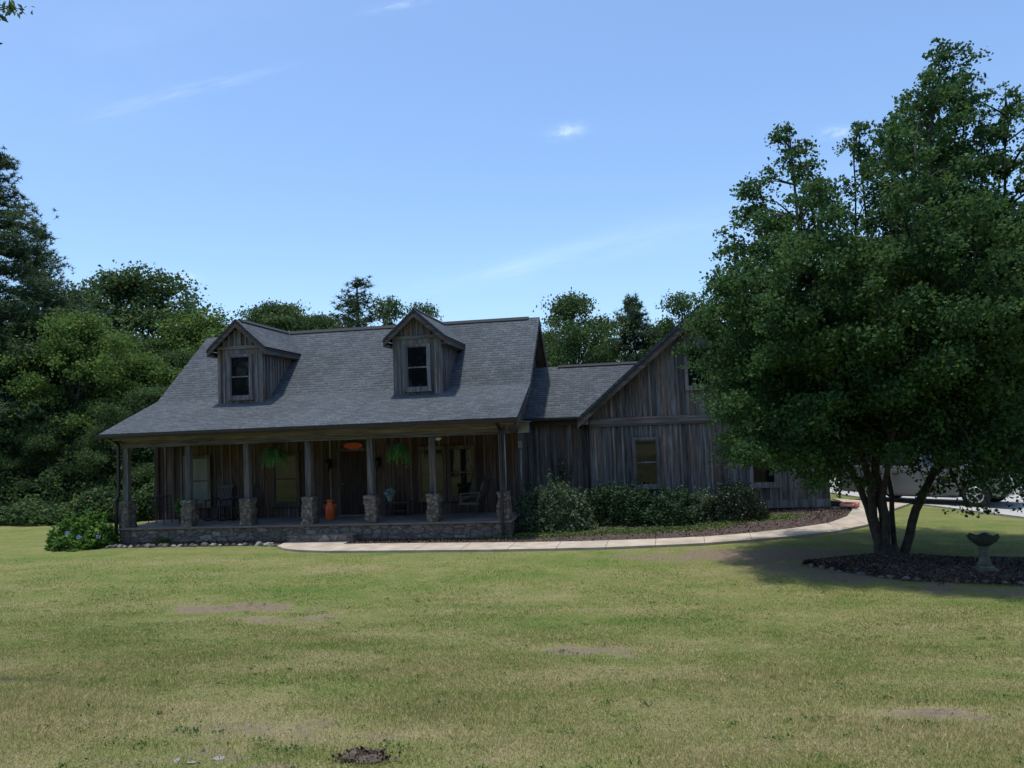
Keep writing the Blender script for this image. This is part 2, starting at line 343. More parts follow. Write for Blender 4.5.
M['barge'] = mat_wood('barge boards', vertical=False, grey=(.165,.138,.125), brown=(.13,.08,.058), brown_amt=.8, board=.5)
M['frame'] = mat_wood('window trim', grey=(.27,.26,.26), dark=(.08,.075,.075), brown_amt=.2, board=.5)
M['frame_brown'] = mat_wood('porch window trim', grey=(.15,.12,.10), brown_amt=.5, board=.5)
M['shingle'] = mat_shingle()
M['ridge'] = mat_plain('ridge vent', (.022,.023,.026), .9, vscale=9)
M['stone'] = mat_stone('field stone', 3.4)
M['stone_pier'] = mat_stone('pier stone', 6.0)
M['gutter'] = mat_plain('dark bronze gutter', (.028,.022,.022), .45, .2)
M['pipe'] = mat_plain('grey pipe', (.25,.26,.28), .4, .6)
M['flash'] = mat_plain('galvanised flashing', (.33,.35,.38), .5, .6, .3, 3)
M['glass'] = mat_glass('dark window glass')
M['glass_porch'] = mat_glass('porch window glass', (.010,.013,.012), .03, 1.5)
M['blind'] = mat_glass('window glass over a pale blind', (.13,.145,.13), .15, 1.4)
M['door'] = mat_wood('dark door', grey=(.05,.035,.03), dark=(.02,.014,.012), brown=(.05,.025,.016), board=.2)
M['floor'] = mat_plain('porch slab', (.17,.145,.125), .85, 0, .25, 3)
M['concrete'] = mat_plain('concrete', (.43,.36,.28), .9, 0, .25, 2.2)
M['drive'] = mat_plain('driveway concrete', (.42,.405,.38), .9, 0, .12, 1.2)
M['mulch'] = mat_plain('bark mulch', (.075,.052,.042), .95, 0, .6, 30, .9)
M['chip'] = mat_leaf('bark chips', [(0,(.04,.027,.022)),(.6,(.11,.075,.057)),(.93,(.19,.14,.105)),(1,(.28,.23,.19))], 0.0, .9, .1)
M['rock'] = mat_plain('edging rock', (.13,.12,.11), .9, 0, .4, 5, .5)
M['rock_pale'] = mat_plain('pale rock', (.30,.28,.25), .9, 0, .3, 6, .5)
M['bark'] = mat_plain('tree bark', (.055,.045,.038), .95, 0, .5, 9, .9)
M['bark_pine'] = mat_plain('pine bark', (.09,.065,.05), .95, 0, .5, 7, .9)
M['maple'] = mat_leaf('maple leaves', [(0,(.028,.068,.024)),(.5,(.045,.102,.032)),(.9,(.070,.140,.040)),(1,(.11,.18,.055))], .36, .65, .16)
M['oak'] = mat_leaf('oak leaves', [(0,(.030,.062,.026)),(.5,(.055,.105,.036)),(.9,(.09,.15,.046)),(1,(.14,.19,.07))], .34)
M['oak_light'] = mat_leaf('light green leaves', [(0,(.05,.10,.025)),(.5,(.085,.155,.035)),(.9,(.125,.205,.045)),(1,(.18,.23,.06))], .35)
M['needle'] = mat_leaf('pine needles', [(0,(.032,.060,.034)),(.6,(.062,.105,.052)),(1,(.10,.15,.07))], .3)
M['shrub'] = mat_leaf('shrub leaves', [(0,(.040,.074,.040)),(.5,(.080,.128,.068)),(.9,(.13,.19,.10)),(1,(.20,.25,.14))], .25)
M['shrub_dark'] = mat_leaf('dark holly leaves', [(0,(.014,.030,.018)),(.7,(.028,.055,.027)),(1,(.06,.09,.045))], .12, .4)
M['shrub_mid'] = mat_leaf('laurel leaves', [(0,(.020,.050,.022)),(.6,(.038,.082,.034)),(1,(.07,.12,.05))], .2)
M['hydrangea'] = mat_leaf('hydrangea leaves', [(0,(.045,.11,.022)),(.5,(.09,.19,.034)),(1,(.16,.27,.06))], .3)
M['bloom'] = mat_leaf('blue blooms', [(0,(.12,.17,.42)),(1,(.36,.42,.7))], .2)
M['fern'] = mat_leaf('fern fronds', [(0,(.045,.125,.03)),(.6,(.085,.21,.05)),(1,(.15,.31,.08))], .35)
M['weed'] = mat_leaf('ground cover leaves', [(0,(.05,.10,.024)),(.6,(.085,.15,.034)),(1,(.14,.20,.055))], .3)
M['black'] = mat_plain('black iron', (.014,.014,.015), .5, .4)
M['dark_wood'] = mat_plain('dark stained wood', (.035,.026,.022), .6)
M['orange'] = mat_plain('orange paint', (.62,.10,.02), .45, 0, .2, 5)
M['sign'] = mat_plain('orange oval sign paint', (.55,.09,.03), .5)
M['sign_text'] = mat_plain('sign lettering', (.12,.02,.01), .6)
M['teal'] = mat_plain('pale teal glaze', (.24,.36,.34), .35)
M['lampglass'] = mat_plain('white lamp glass', (.7,.7,.66), .3)
M['bath'] = mat_plain('mossy cast stone', (.115,.12,.085), .9, 0, .45, 9, .5)
M['bath_bowl'] = mat_plain('dark cast stone', (.05,.055,.045), .8, 0, .5, 9, .5)  # bowl toned darker than the pedestal and base
M['splash'] = mat_plain('orange splash block', (.62,.24,.14), .7, 0, .25, 8)
M['paint'] = mat_plain('silver car paint', (.21,.225,.24), .28, .35, .03, 2, 0)
M['carglass'] = mat_glass('car glass', (.015,.02,.024), .02, 1.6)
M['tyre'] = mat_plain('tyre rubber', (.02,.02,.021), .85)
M['rim'] = mat_plain('alloy rim', (.62,.64,.66), .28, .8, .05)
M['trim'] = mat_plain('dark plastic trim', (.03,.03,.032), .6)
M['lamp'] = mat_plain('headlamp lens', (.7,.72,.74), .1, .2)
M['redlamp'] = mat_plain('rear lamp lens', (.35,.02,.02), .2)
M['soil'] = mat_plain('dark soil', (.12,.09,.07), .95, 0, .6, 25, .9)

# ------------------------------------------------------------------ terrain
def ss(t): t = np.clip(t, 0, 1); return t*t*(3-2*t)
def gz(x, y):
    x = np.asarray(x, float); y = np.asarray(y, float)
    z = -1.36*ss(y/14) + .30*np.exp(-((x-5.2)**2+(y-25)**2)/18.)
    z = z + .03*np.sin(x*.55+.8)*np.cos(y*.42)*np.clip(1-np.abs(y-9)/9, 0, 1)
    return z
def gzf(x, y): return float(gz(x, y))
# worn places: x, y, radius x, radius y, amount
BARE = [(2.7,17.7,2.3,.85,1.3),(.5,17.8,1.7,.6,.7),(3.9,15.2,1.3,.9,.8),(5.0,14.2,1.1,.7,.62),(6.6,13.7,1.5,.6,.8),(8.4,13.6,1.5,.6,.6),(-7.0,12.7,1.3,.55,.9),(-5.5,11.7,1.3,.4,.7),
        (-3.9,10.6,1.2,.4,.3),(-.4,8.95,.9,.45,.75),(1.8,6.2,.45,.3,.85),(-1.9,4.25,2.4,.4,.5),(-2.4,5.0,1.2,.5,.5),(-3.6,6.4,.9,.5,.35),(.6,4.3,1.5,.3,.35),
        (-28,28,6,3,.7),(-9,16,3,.5,.12),(3.2,16.3,1.2,.8,.7),(7.4,14.2,1.5,.9,.5),(5.3,17.6,1.3,.5,.4)]
def bare(x, y):
    b = np.zeros_like(x, dtype=float); x, y = x+.38*np.sin(2.3*y+1.1*x)+.16*np.sin(6.1*x+3.0*y), y+.16*np.sin(3.1*x+.7)+.09*np.sin(7.9*x-4*y)
    for cx, cy, rx, ry, a in BARE: b = np.maximum(b, a*np.exp(-(((x-cx)/rx)**2+((y-cy)/ry)**2)))
    return b
def build_ground():
    def axis(fine0, fine1, step, lo, hi):
        a = list(np.arange(fine0, fine1+1e-6, step)); s = step; v = fine1
        while v < hi: s *= 1.35; v += s; a.append(v)
        s = step; v = fine0
        while v > lo: s *= 1.35; v -= s; a.insert(0, v)
        return np.array(a)
    xs = axis(-30, 18, .25, -900, 900); ys = axis(2, 34, .25, -900, 900)
    X, Y = np.meshgrid(xs, ys); Z = gz(X, Y); V = np.stack([X, Y, Z], -1).reshape(-1, 3)
    nx = len(xs); i, j = np.meshgrid(np.arange(nx-1), np.arange(len(ys)-1)); a = (j*nx+i).ravel()
    F = np.stack([a, a+1, a+nx+1, a+nx], -1)
    o = np_build('lawn', V, 4, mat_ground(), F=F); o.data.polygons.foreach_set('use_smooth', np.ones(len(F), bool))
    at = o.data.attributes.new('bare', 'FLOAT', 'POINT'); at.data.foreach_set('value', bare(X, Y).ravel().astype(np.float32))
    props(o, kind='structure')
build_ground()

def poly_strip(near, far, n):
    def rs(P):
        P = np.array(P, float); d_ = np.r_[0, np.cumsum(np.linalg.norm(np.diff(P, axis=0), axis=1))]; t = np.linspace(0, d_[-1], n)
        return np.stack([np.interp(t, d_, P[:, 0]), np.interp(t, d_, P[:, 1])], -1)
    return rs(near), rs(far)
def concrete_path(name, near, far, mat, n, up=.06, joint=0.012):
    A, B = poly_strip(near, far, n); mb = MB()
    for i in range(n-1):
        q = []
        for P, a, b in ((A, i, i+1), (B, i, i+1)):
            dv = P[b]-P[a]; ln = max(np.linalg.norm(dv), 1e-4); k = min(joint/2/ln, .3); q.append((P[a]+dv*k, P[b]-dv*k))
        (a0, a1), (b0, b1) = q
        top = [(p[0], p[1], gzf(*p)+up) for p in (a0, a1, b1, b0)]; bot = [(p[0], p[1], p[2]-.14) for p in top]
        mb.add(top+bot, [(0,1,2,3),(7,6,5,4),(0,4,5,1),(1,5,6,2),(2,6,7,3),(3,7,4,0)])
    o = mb.build(name, mat); props(o, kind='structure'); return o
concrete_path('walkway', [(-8.05,18.86),(-5.5,18.74),(-3.5,18.68),(-1.06,18.75),(1.31,19.06),(3.07,19.58),(4.46,20.13),(5.4,20.75),(5.95,21.5),(6.35,22.4),(6.9,23.4),(7.5,24.3),(8.0,25.2)],
              [(-8.05,20.02),(-5.89,19.98),(-3.69,19.84),(-2.13,19.8),(-1.11,19.83),(1.38,20.02),(2.77,20.4),(4.0,20.92),(4.95,21.5),(5.6,22.5),(6.0,23.7),(6.1,25.3),(6.2,27.0)], M['concrete'], 17)
def landing():
    P = [(-9.95,20.48),(-9.85,19.85),(-9.45,19.4),(-8.9,19.08),(-8.06,18.87),(-8.06,20.5)]
    mb = MB(); mb.prism([(p[0], p[1]) for p in P], 'z', gzf(-9,20)-.1, gzf(-9,20)+.058); o = mb.build('walkway_landing', M['concrete']); props(o, kind='structure')
landing()
concrete_path('driveway', [(15.5,13.5),(12.6,18.2),(10.6,21.6),(9.4,23.6),(8.4,25.2),(7.6,27.5),(7.2,30),(7.0,38)],
              [(27,19),(23,22.5),(20,25.5),(18,28),(16.5,31),(15.5,34),(15,37),(14.5,41)], M['drive'], 9, .05, .02)
# mulch beds follow the ground and hold loose chips
def chips(pts_fn, n, size, seed):
    r = np.random.default_rng(seed); P = pts_fn(r, n); return leaf_quads(P, size, r, up=1.2, aspect=.5)
def leaf_quads(P, size, r, up=.7, aspect=.62, droop=0.):
    n = len(P); nr = r.normal(size=(n, 3)); nr[:, 2] = nr[:, 2]+up; nr /= np.linalg.norm(nr, axis=1, keepdims=True)
    a = np.cross(nr, r.normal(size=(n, 3))); a /= np.linalg.norm(a, axis=1, keepdims=True)+1e-9
    a[:, 2] -= droop; b = np.cross(nr, a)
    s = (size*r.uniform(.6, 1.3, n))[:, None]
    fold = nr*s*.12
    return np.stack([P-a*s*.5, P+b*s*.5*aspect+fold, P+a*s*.5, P-b*s*.5*aspect+fold], 1).astype(np.float32)
def bed(name, near, far, n, label_seed, mound=.03, nchip=3000, spill=0.0):
    A, B = poly_strip(near, far, n); k = 10; V = []; F = []
    rr = random.Random(label_seed)
    for i in range(n):
        for j in range(k):
            t = j/(k-1); p = A[i]*(1-t)+B[i]*t; e = math.sin(math.pi*min(max(t,.0),1))
            V.append((p[0], p[1], gzf(*p)+.012+mound*min(1, e*2.2)+rr.uniform(-.008,.012)))
    for i in range(n-1):
        for j in range(k-1): a = i*k+j; F.append((a, a+k, a+k+1, a+1))
    mb = MB(); mb.add(V, F, True); o = mb.build(name, M['mulch']); props(o, kind='structure')
    def fn(r, m_):
        i = r.uniform(0, n-1.001, m_); ii = i.astype(int); f = (i-ii)[:, None]; t = np.where(r.random(m_) < spill, r.normal(0, .05, m_), r.uniform(.02, .98, m_))[:, None]
        a = A[ii]*(1-f)+A[ii+1]*f; b = B[ii]*(1-f)+B[ii+1]*f; p = a*(1-t)+b*t
        z = gz(p[:, 0], p[:, 1])+.02+mound*np.clip(np.sin(np.pi*t[:, 0])*2.2, 0, 1)+r.uniform(0, .015, m_)
        return np.c_[p, z]
    q = chips(fn, nchip, .06, label_seed); c = np_build(name+'_chips', q.reshape(-1, 3), 4, M['chip']); props(c, 'loose bark chips lying on the dark mulch bed', 'bark chips', kind='stuff')
    c.name = 'bark_chips'
    return fn
bed('mulch_bed', [(-17.2,20.45),(-15.5,20.3),(-13,20.35),(-11,20.42),(-10,20.2)], [(-16.4,21.6),(-15.5,20.94),(-13,20.94),(-11,20.94),(-9.95,20.94)], 30, 3, .04, 2500)
bed('mulch_bed', [(-7.9,20.06),(-5.89,20.03),(-3.69,19.9),(-2.13,19.86),(-1.11,19.88),(1.38,20.07),(2.77,20.45),(4.0,20.97),(4.92,21.55),(5.50,22.55),(5.95,23.7),(6.05,25.2)],
    [(-7.9,20.94),(-5.9,20.94),(-3.6,20.94),(-3.4,24.0),(-1.6,24.0),(.5,23.98),(2.0,23.98),(3.5,23.98),(4.9,23.98),(5.42,24.2),(5.42,24.9),(5.45,26)], 60, 5, .03, 9000)
bed('mulch_bed', [(3.3,16.35),(3.9,15.6),(4.6,14.95),(5.3,14.75),(6.2,14.55),(7.0,14.6),(7.9,14.4),(9.2,14.5),(10.2,14.9)],
    [(3.1,16.4),(3.8,16.95),(4.6,17.45),(5.3,17.5),(6.2,17.0),(7.1,16.9),(7.9,16.4),(9.4,16.0),(10.3,15.2)], 70, 7, .07, 11000, .22)

# ------------------------------------------------------------------ house
HZ = -.88
house = thing('timber_house', 'long weathered timber house with stone porch, two dormers and gabled wing on the right', 'house', (-9.5, 21, -1.37), world_coords=True)
def bb_wall(mb, axis, fixed, a0, a1, top, bot, sgn, step=.29, w=.06, th=.028):
    """battens on a wall: top(t) and bot(t) give the height range at position t"""
    t = a0+.03; mb.cur = 1
    while t < a1-.02:
        z0, z1 = bot(t), top(t)
        if z1-z0 > .12:
            f0, f1 = sorted((fixed, fixed+sgn*th*rnd.uniform(.8,1.15)))
            if axis == 'x': mb.box(t-w/2, t+w/2, f0, f1, z0, z1)
            else: mb.box(f0, f1, t-w/2, t+w/2, z0, z1)
        t += step*rnd.uniform(.93, 1.07)
    mb.cur = 0
def roofz(y):       # main roof underside height
    if y < 23.5: z = 1.95+(y-20.65)*(1.05/2.85)
    elif y < 26.6: z = 3.0+(y-23.5)*(2.5/3.1)
    elif y < 29.7: z = 5.50-(y-26.6)*(2.5/3.1)
    else: z = 3.0-(y-29.7)*(1.05/2.85)
    return z-.12
XL, XR = -15.7, -3.65
def house_main():
    # porch foundation, floor, steps
    mb = MB(); mb.box(-15.43, -3.58, 20.97, 23.3, -1.55, -.93); mb.build('foundation', M['stone'], house)
    mb = MB(); mb.box(-15.47, -3.54, 20.92, 23.25, -.93, HZ); mb.build('porch_floor', M['floor'], house, .008)
    mb = MB(); mb.box(-9.9, -7.95, 20.50, 20.965, -1.5, -1.13); mb.build('step', M['stone'], house, .02)
    # main block: gabled body
    prof = [(23.2,-1.5),(31.0,-1.5),(31.0,roofz(31.0)),(29.7,roofz(29.7)),(26.6,roofz(26.6)),(23.5,roofz(23.5)),(23.2,roofz(23.2))]
    mb = MB(); mb.prism(prof, 'x', XL, XR); 
    bb_wall(mb, 'y', XR, 23.2, 31.0, lambda t: roofz(t)-.02, lambda t: -.9, 1)
    bb_wall(mb, 'y', XL, 23.2, 31.0, lambda t: roofz(t)-.02, lambda t: -.9, -1)
    mb.build('wall', M['wall'], house)
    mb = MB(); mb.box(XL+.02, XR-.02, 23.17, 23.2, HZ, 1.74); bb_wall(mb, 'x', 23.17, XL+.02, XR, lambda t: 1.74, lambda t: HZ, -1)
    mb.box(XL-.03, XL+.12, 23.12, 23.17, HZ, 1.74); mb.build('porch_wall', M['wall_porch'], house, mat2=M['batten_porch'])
    # gable infill over the porch ends
    for x0, x1, s in ((XR-.06, XR, 1), (XL+.0, XL+.06, -1)):
        mb = MB(); mb.prism([(20.98,1.8),(23.19,1.8),(23.19,roofz(23.19)),(20.98,roofz(20.98))], 'x', x0, x1)
        bb_wall(mb, 'y', x1 if s > 0 else x0, 21.05, 23.15, lambda t: roofz(t)-.01, lambda t: 1.8, s)
        mb.build('gable_infill', M['wall'], house)
    mb = MB(); mb.box(XL+.07, XR-.07, 20.98, 23.16, 1.745, 1.79); mb.build('porch_ceiling', M['dark_wood'], house)
    # beam, fascia, gutter
    mb = MB(); mb.box(-15.42, -3.57, 21.08, 21.30, 1.50, 1.742); mb.build('porch_beam', M['wood_h'], house, .008)
    for xa in (-15.43, -3.78): mb = MB(); mb.box(xa, xa+.2, 21.31, 23.1, 1.52, 1.742); mb.build('side_beam', M['wood_h'], house)
    mb = MB(); mb.box(-15.70, -3.34, 20.72, 20.96, 1.76, 1.80); mb.box(-15.7, -3.34, 20.70, 20.735, 1.735, 1.86); mb.build('fascia', M['barge'], house)
    mb = MB(); g = [(20.50,1.93),(20.50,1.86),(20.54,1.81),(20.69,1.81),(20.69,1.93)]
    mb.prism(g, 'x', -15.86, -3.22); mb.build('gutter', M['gutter'], house)
    # roof slabs
    e0, e1 = -15.84, -3.24; mb = MB()
    def q(y0, z0, y1, z1): mb.slab([(e0,y0,z0),(e1,y0,z0),(e1,y1,z1),(e0,y1,z1)], .09)
    q(20.62,1.94,23.5,3.0); q(23.5,3.0,26.6,5.50); q(26.6,5.50,29.7,3.0); q(29.7,3.0,32.4,2.0)
    mb.build('roof', M['shingle'], house)
    mb = MB()
    mb.prism([(26.46,5.405),(26.6,5.515),(26.74,5.405),(26.74,5.43),(26.6,5.545),(26.46,5.43)], 'x', -14.9, -3.62); mb.build('ridge_vent', M['ridge'], house)
    # rake boards under the slab ends
    for x0, x1 in ((e1-.04, e1-.005), (e0+.005, e0+.04)):
        mb = MB()
        for (ya, yb) in ((20.66,23.5),(23.5,26.6),(26.6,29.7),(29.7,32.3)):
            za, zb = roofz(ya)+.02, roofz(yb)+.02
            mb.prism([(ya,za-.16),(yb,zb-.16),(yb,zb),(ya,za)], 'x', x0, x1)
        mb.build('rake_board', M['barge'], house)
    # soffit between rake board and gable wall, brown boards
    mb = MB()
    for (ya, yb) in ((20.66,23.5),(23.5,26.6),(26.6,29.7),(29.7,32.3)):
        za, zb = roofz(ya)-.015, roofz(yb)-.015
        mb.prism([(ya,za-.02),(yb,zb-.02),(yb,zb),(ya,za)], 'x', XR+.035, e1-.045)
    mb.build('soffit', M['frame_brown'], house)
    mb = MB(); mb.box(-3.61, -3.2, 20.97, 23.2, 1.815, 1.84); mb.build('eave_return', M['wood_h'], house)
    mb = MB(); mb.box(-3.61, -3.28, 22.9, 23.22, 1.5, 1.81); mb.build('flashing', M['flash'], house)
house_main()

def rough_stone_box(name, x0, x1, y0, y1, z0, z1, parent, seed, amp=.03):
    V = []; F = []; n = 7; idx = {}
    def vid(i, j, k, dims):
        key = (i, j, k)
        if key not in idx:
            p = Vector((x0+(x1-x0)*i/dims[0], y0+(y1-y0)*j/dims[1], z0+(z1-z0)*k/dims[2])); c = Vector(((x0+x1)/2, (y0+y1)/2, p.z))
            dirv = (p-c); dirv = dirv.normalized() if dirv.length > 1e-5 else Vector((0,0,0))
            if k == dims[2]: dirv = Vector((0,0,0))
            w = mnoise.noise(p*Vector((1,1,1)).length*4.1+Vector((seed,0,0))); cl = mnoise.cell(Vector((p.x*7+seed, p.y*7, p.z*9)))
            idx[key] = len(V); V.append(tuple(p+dirv*(w*amp*1.4+(cl-.5)*amp)))
        return idx[key]
    dx, dy, dz = 7, 7, max(6, int((z1-z0)/.07)); D = (dx, dy, dz)
    for k in range(dz):
        for i in range(dx):
            F.append((vid(i,0,k,D), vid(i+1,0,k,D), vid(i+1,0,k+1,D), vid(i,0,k+1,D))); F.append((vid(i+1,dy,k,D), vid(i,dy,k,D), vid(i,dy,k+1,D), vid(i+1,dy,k+1,D)))
        for j in range(dy):
            F.append((vid(0,j+1,k,D), vid(0,j,k,D), vid(0,j,k+1,D), vid(0,j+1,k+1,D))); F.append((vid(dx,j,k,D), vid(dx,j+1,k,D), vid(dx,j+1,k+1,D), vid(dx,j,k+1,D)))
    for i in range(dx):
        for j in range(dy): F.append((vid(i,j,dz,D), vid(i+1,j,dz,D), vid(i+1,j+1,dz,D), vid(i,j+1,dz,D)))
    mb = MB(); mb.add(V, F, True); return mb.build(name, M['stone_pier'], parent)
for i, x in enumerate([-15.33,-13.29,-11.41,-9.5,-7.62,-5.79,-3.79]):
    mb = MB(); w = .085; mb.box(x-w, x+w, 21.12, 21.29, -.1, 1.495); p = mb.build('porch_post', M['wood_v'], house, .008)
    rough_stone_box('stone_base', x-.182, x+.182, 21.0, 21.40, HZ+.003, -.1, p, i*3.3)
def downspout(x, yf, z0, z1, ytop, mat=None):
    mb = MB(); w = .042
    yb = yf+.07; ya = yf-.05
    mb.beam((x, ytop, z1), (x, yb, z1-.2), .085, .07, (1,0,0)); mb.beam((x, yb, z1-.18), (x, yb, .10), .085, .07, (1,0,0))
    mb.beam((x, yb, .12), (x, ya, -.06), .085, .07, (1,0,0)); mb.beam((x, ya, -.04), (x, ya, z0+.04), .085, .07, (1,0,0)); mb.beam((x, ya, z0+.07), (x, ya-.22, z0+.03), .085, .07, (1,0,0))
    mb.build('downspout', mat or M['gutter'], house)
downspout(-15.50, 20.95+.03, -1.35, 1.82, 20.6); downspout(-3.80, 20.95+.03, -1.35, 1.82, 20.6)
mb = MB(); mb.tube([(-3.68,21.05,1.72),(-3.68,21.05,-.05)], .018, 8); mb.build('conduit', M['pipe'], house)
mb = MB(); mb.tube([(-3.56,23.10,1.2),(-3.56,23.10,-.55)], .03, 8); mb.box(-3.62,-3.50,23.03,23.13,1.05,1.25); mb.box(-3.63,-3.49,23.02,23.12,-.62,-.45); mb.build('service_pipe', M['pipe'], house)

def window(parent, x0, x1, z0, z1, y, glass, fmat, trim=.09, mull=True, vm=0, blindglass=None, th=.05):
    """window on a wall facing the lawn: frame > panes, sill"""
    mb = MB(); yo = y-th-.028
    mb.box(x0-trim, x0, yo, y, z0-trim, z1+trim); mb.box(x1, x1+trim, yo, y, z0-trim, z1+trim)
    mb.box(x0, x1, yo, y, z1, z1+trim); mb.box(x0, x1, yo, y, z0-trim, z0)
    s = .028
    for a, b in ((x0, x0+s), (x1-s, x1)): mb.box(a, b, yo+.025, y-.005, z0, z1)
    mb.box(x0+s, x1-s, yo+.025, y-.005, z1-s, z1); mb.box(x0+s, x1-s, yo+.025, y-.005, z0, z0+s)
    zm = (z0+z1)/2
    if mull: mb.box(x0+s, x1-s, yo+.022, y-.005, zm-.02, zm+.02)
    w = mb.build('window', fmat, parent)
    for a, b in (((z0+s, zm-.02), (zm+.02, z1-s)) if mull else ((z0+s, z1-s),)):
        mb = MB(); mb.box(x0+s, x1-s, y-.042, y-.006, a, b); mb.build('pane', glass, w)
    mb = MB(); mb.box(x0-trim-.02, x1+trim+.02, yo-.035, y, z0-trim-.045, z0-trim-.002); mb.build('sill', fmat, w)
    return w
YP = 23.17
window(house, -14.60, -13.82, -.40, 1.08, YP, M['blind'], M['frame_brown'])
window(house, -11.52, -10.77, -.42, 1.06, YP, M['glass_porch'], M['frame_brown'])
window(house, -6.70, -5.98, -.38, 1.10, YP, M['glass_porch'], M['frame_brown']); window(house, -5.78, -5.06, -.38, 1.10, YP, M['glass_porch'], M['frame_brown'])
def door():
    mb = MB(); x0, x1, z0, z1 = -9.30, -8.44, HZ+.003, 1.13
    mb.box(x0, x1, 23.09, 23.165, z0+.03, z1); d_ = mb.build('door', M['door'], house)
    mb = MB()
    for a, b in ((x0+.12, x0+.38), (x0+.47, x0+.73)):
        for c, e in ((z0+.2, z0+.8), (z0+.95, z0+1.5), (z0+1.6, z0+1.88)):
            mb.box(a, b, 23.075, 23.092, c, e)
    mb.build('door_panel', M['door'], d_)
    mb = MB(); mb.lathe([(.012,0),(.03,.02),(.034,.05),(.02,.07)], (x0+.07, 23.02, .1), 12, axis='y'); mb.build('handle', M['pipe'], d_)
    mb = MB(); mb.box(x0-.1, x0, 23.07, 23.165, z0, z1+.1); mb.box(x1, x1+.1, 23.07, 23.165, z0, z1+.1); mb.box(x0, x1, 23.07, 23.165, z1, z1+.1); mb.build('door_frame', M['frame_brown'], d_)
    mb = MB(); mb.box(x0-.1, x1+.1, 22.98, 23.165, z0-.0, z0+.03); mb.build('threshold', M['floor'], d_)
    for x in (-9.68, -8.05):
        mb = MB(); mb.box(x-.06, x+.06, 23.08, 23.17, .62, .9); mb.box(x-.015, x+.015, 22.98, 23.08, .86, .9); mb.lathe([(.03,.5),(.055,.56),(.075,.8),(.085,.81),(.02,.88)], (x, 22.97, 0), 8, smooth=False); mb.build('wall_lantern', M['black'], house)
door()

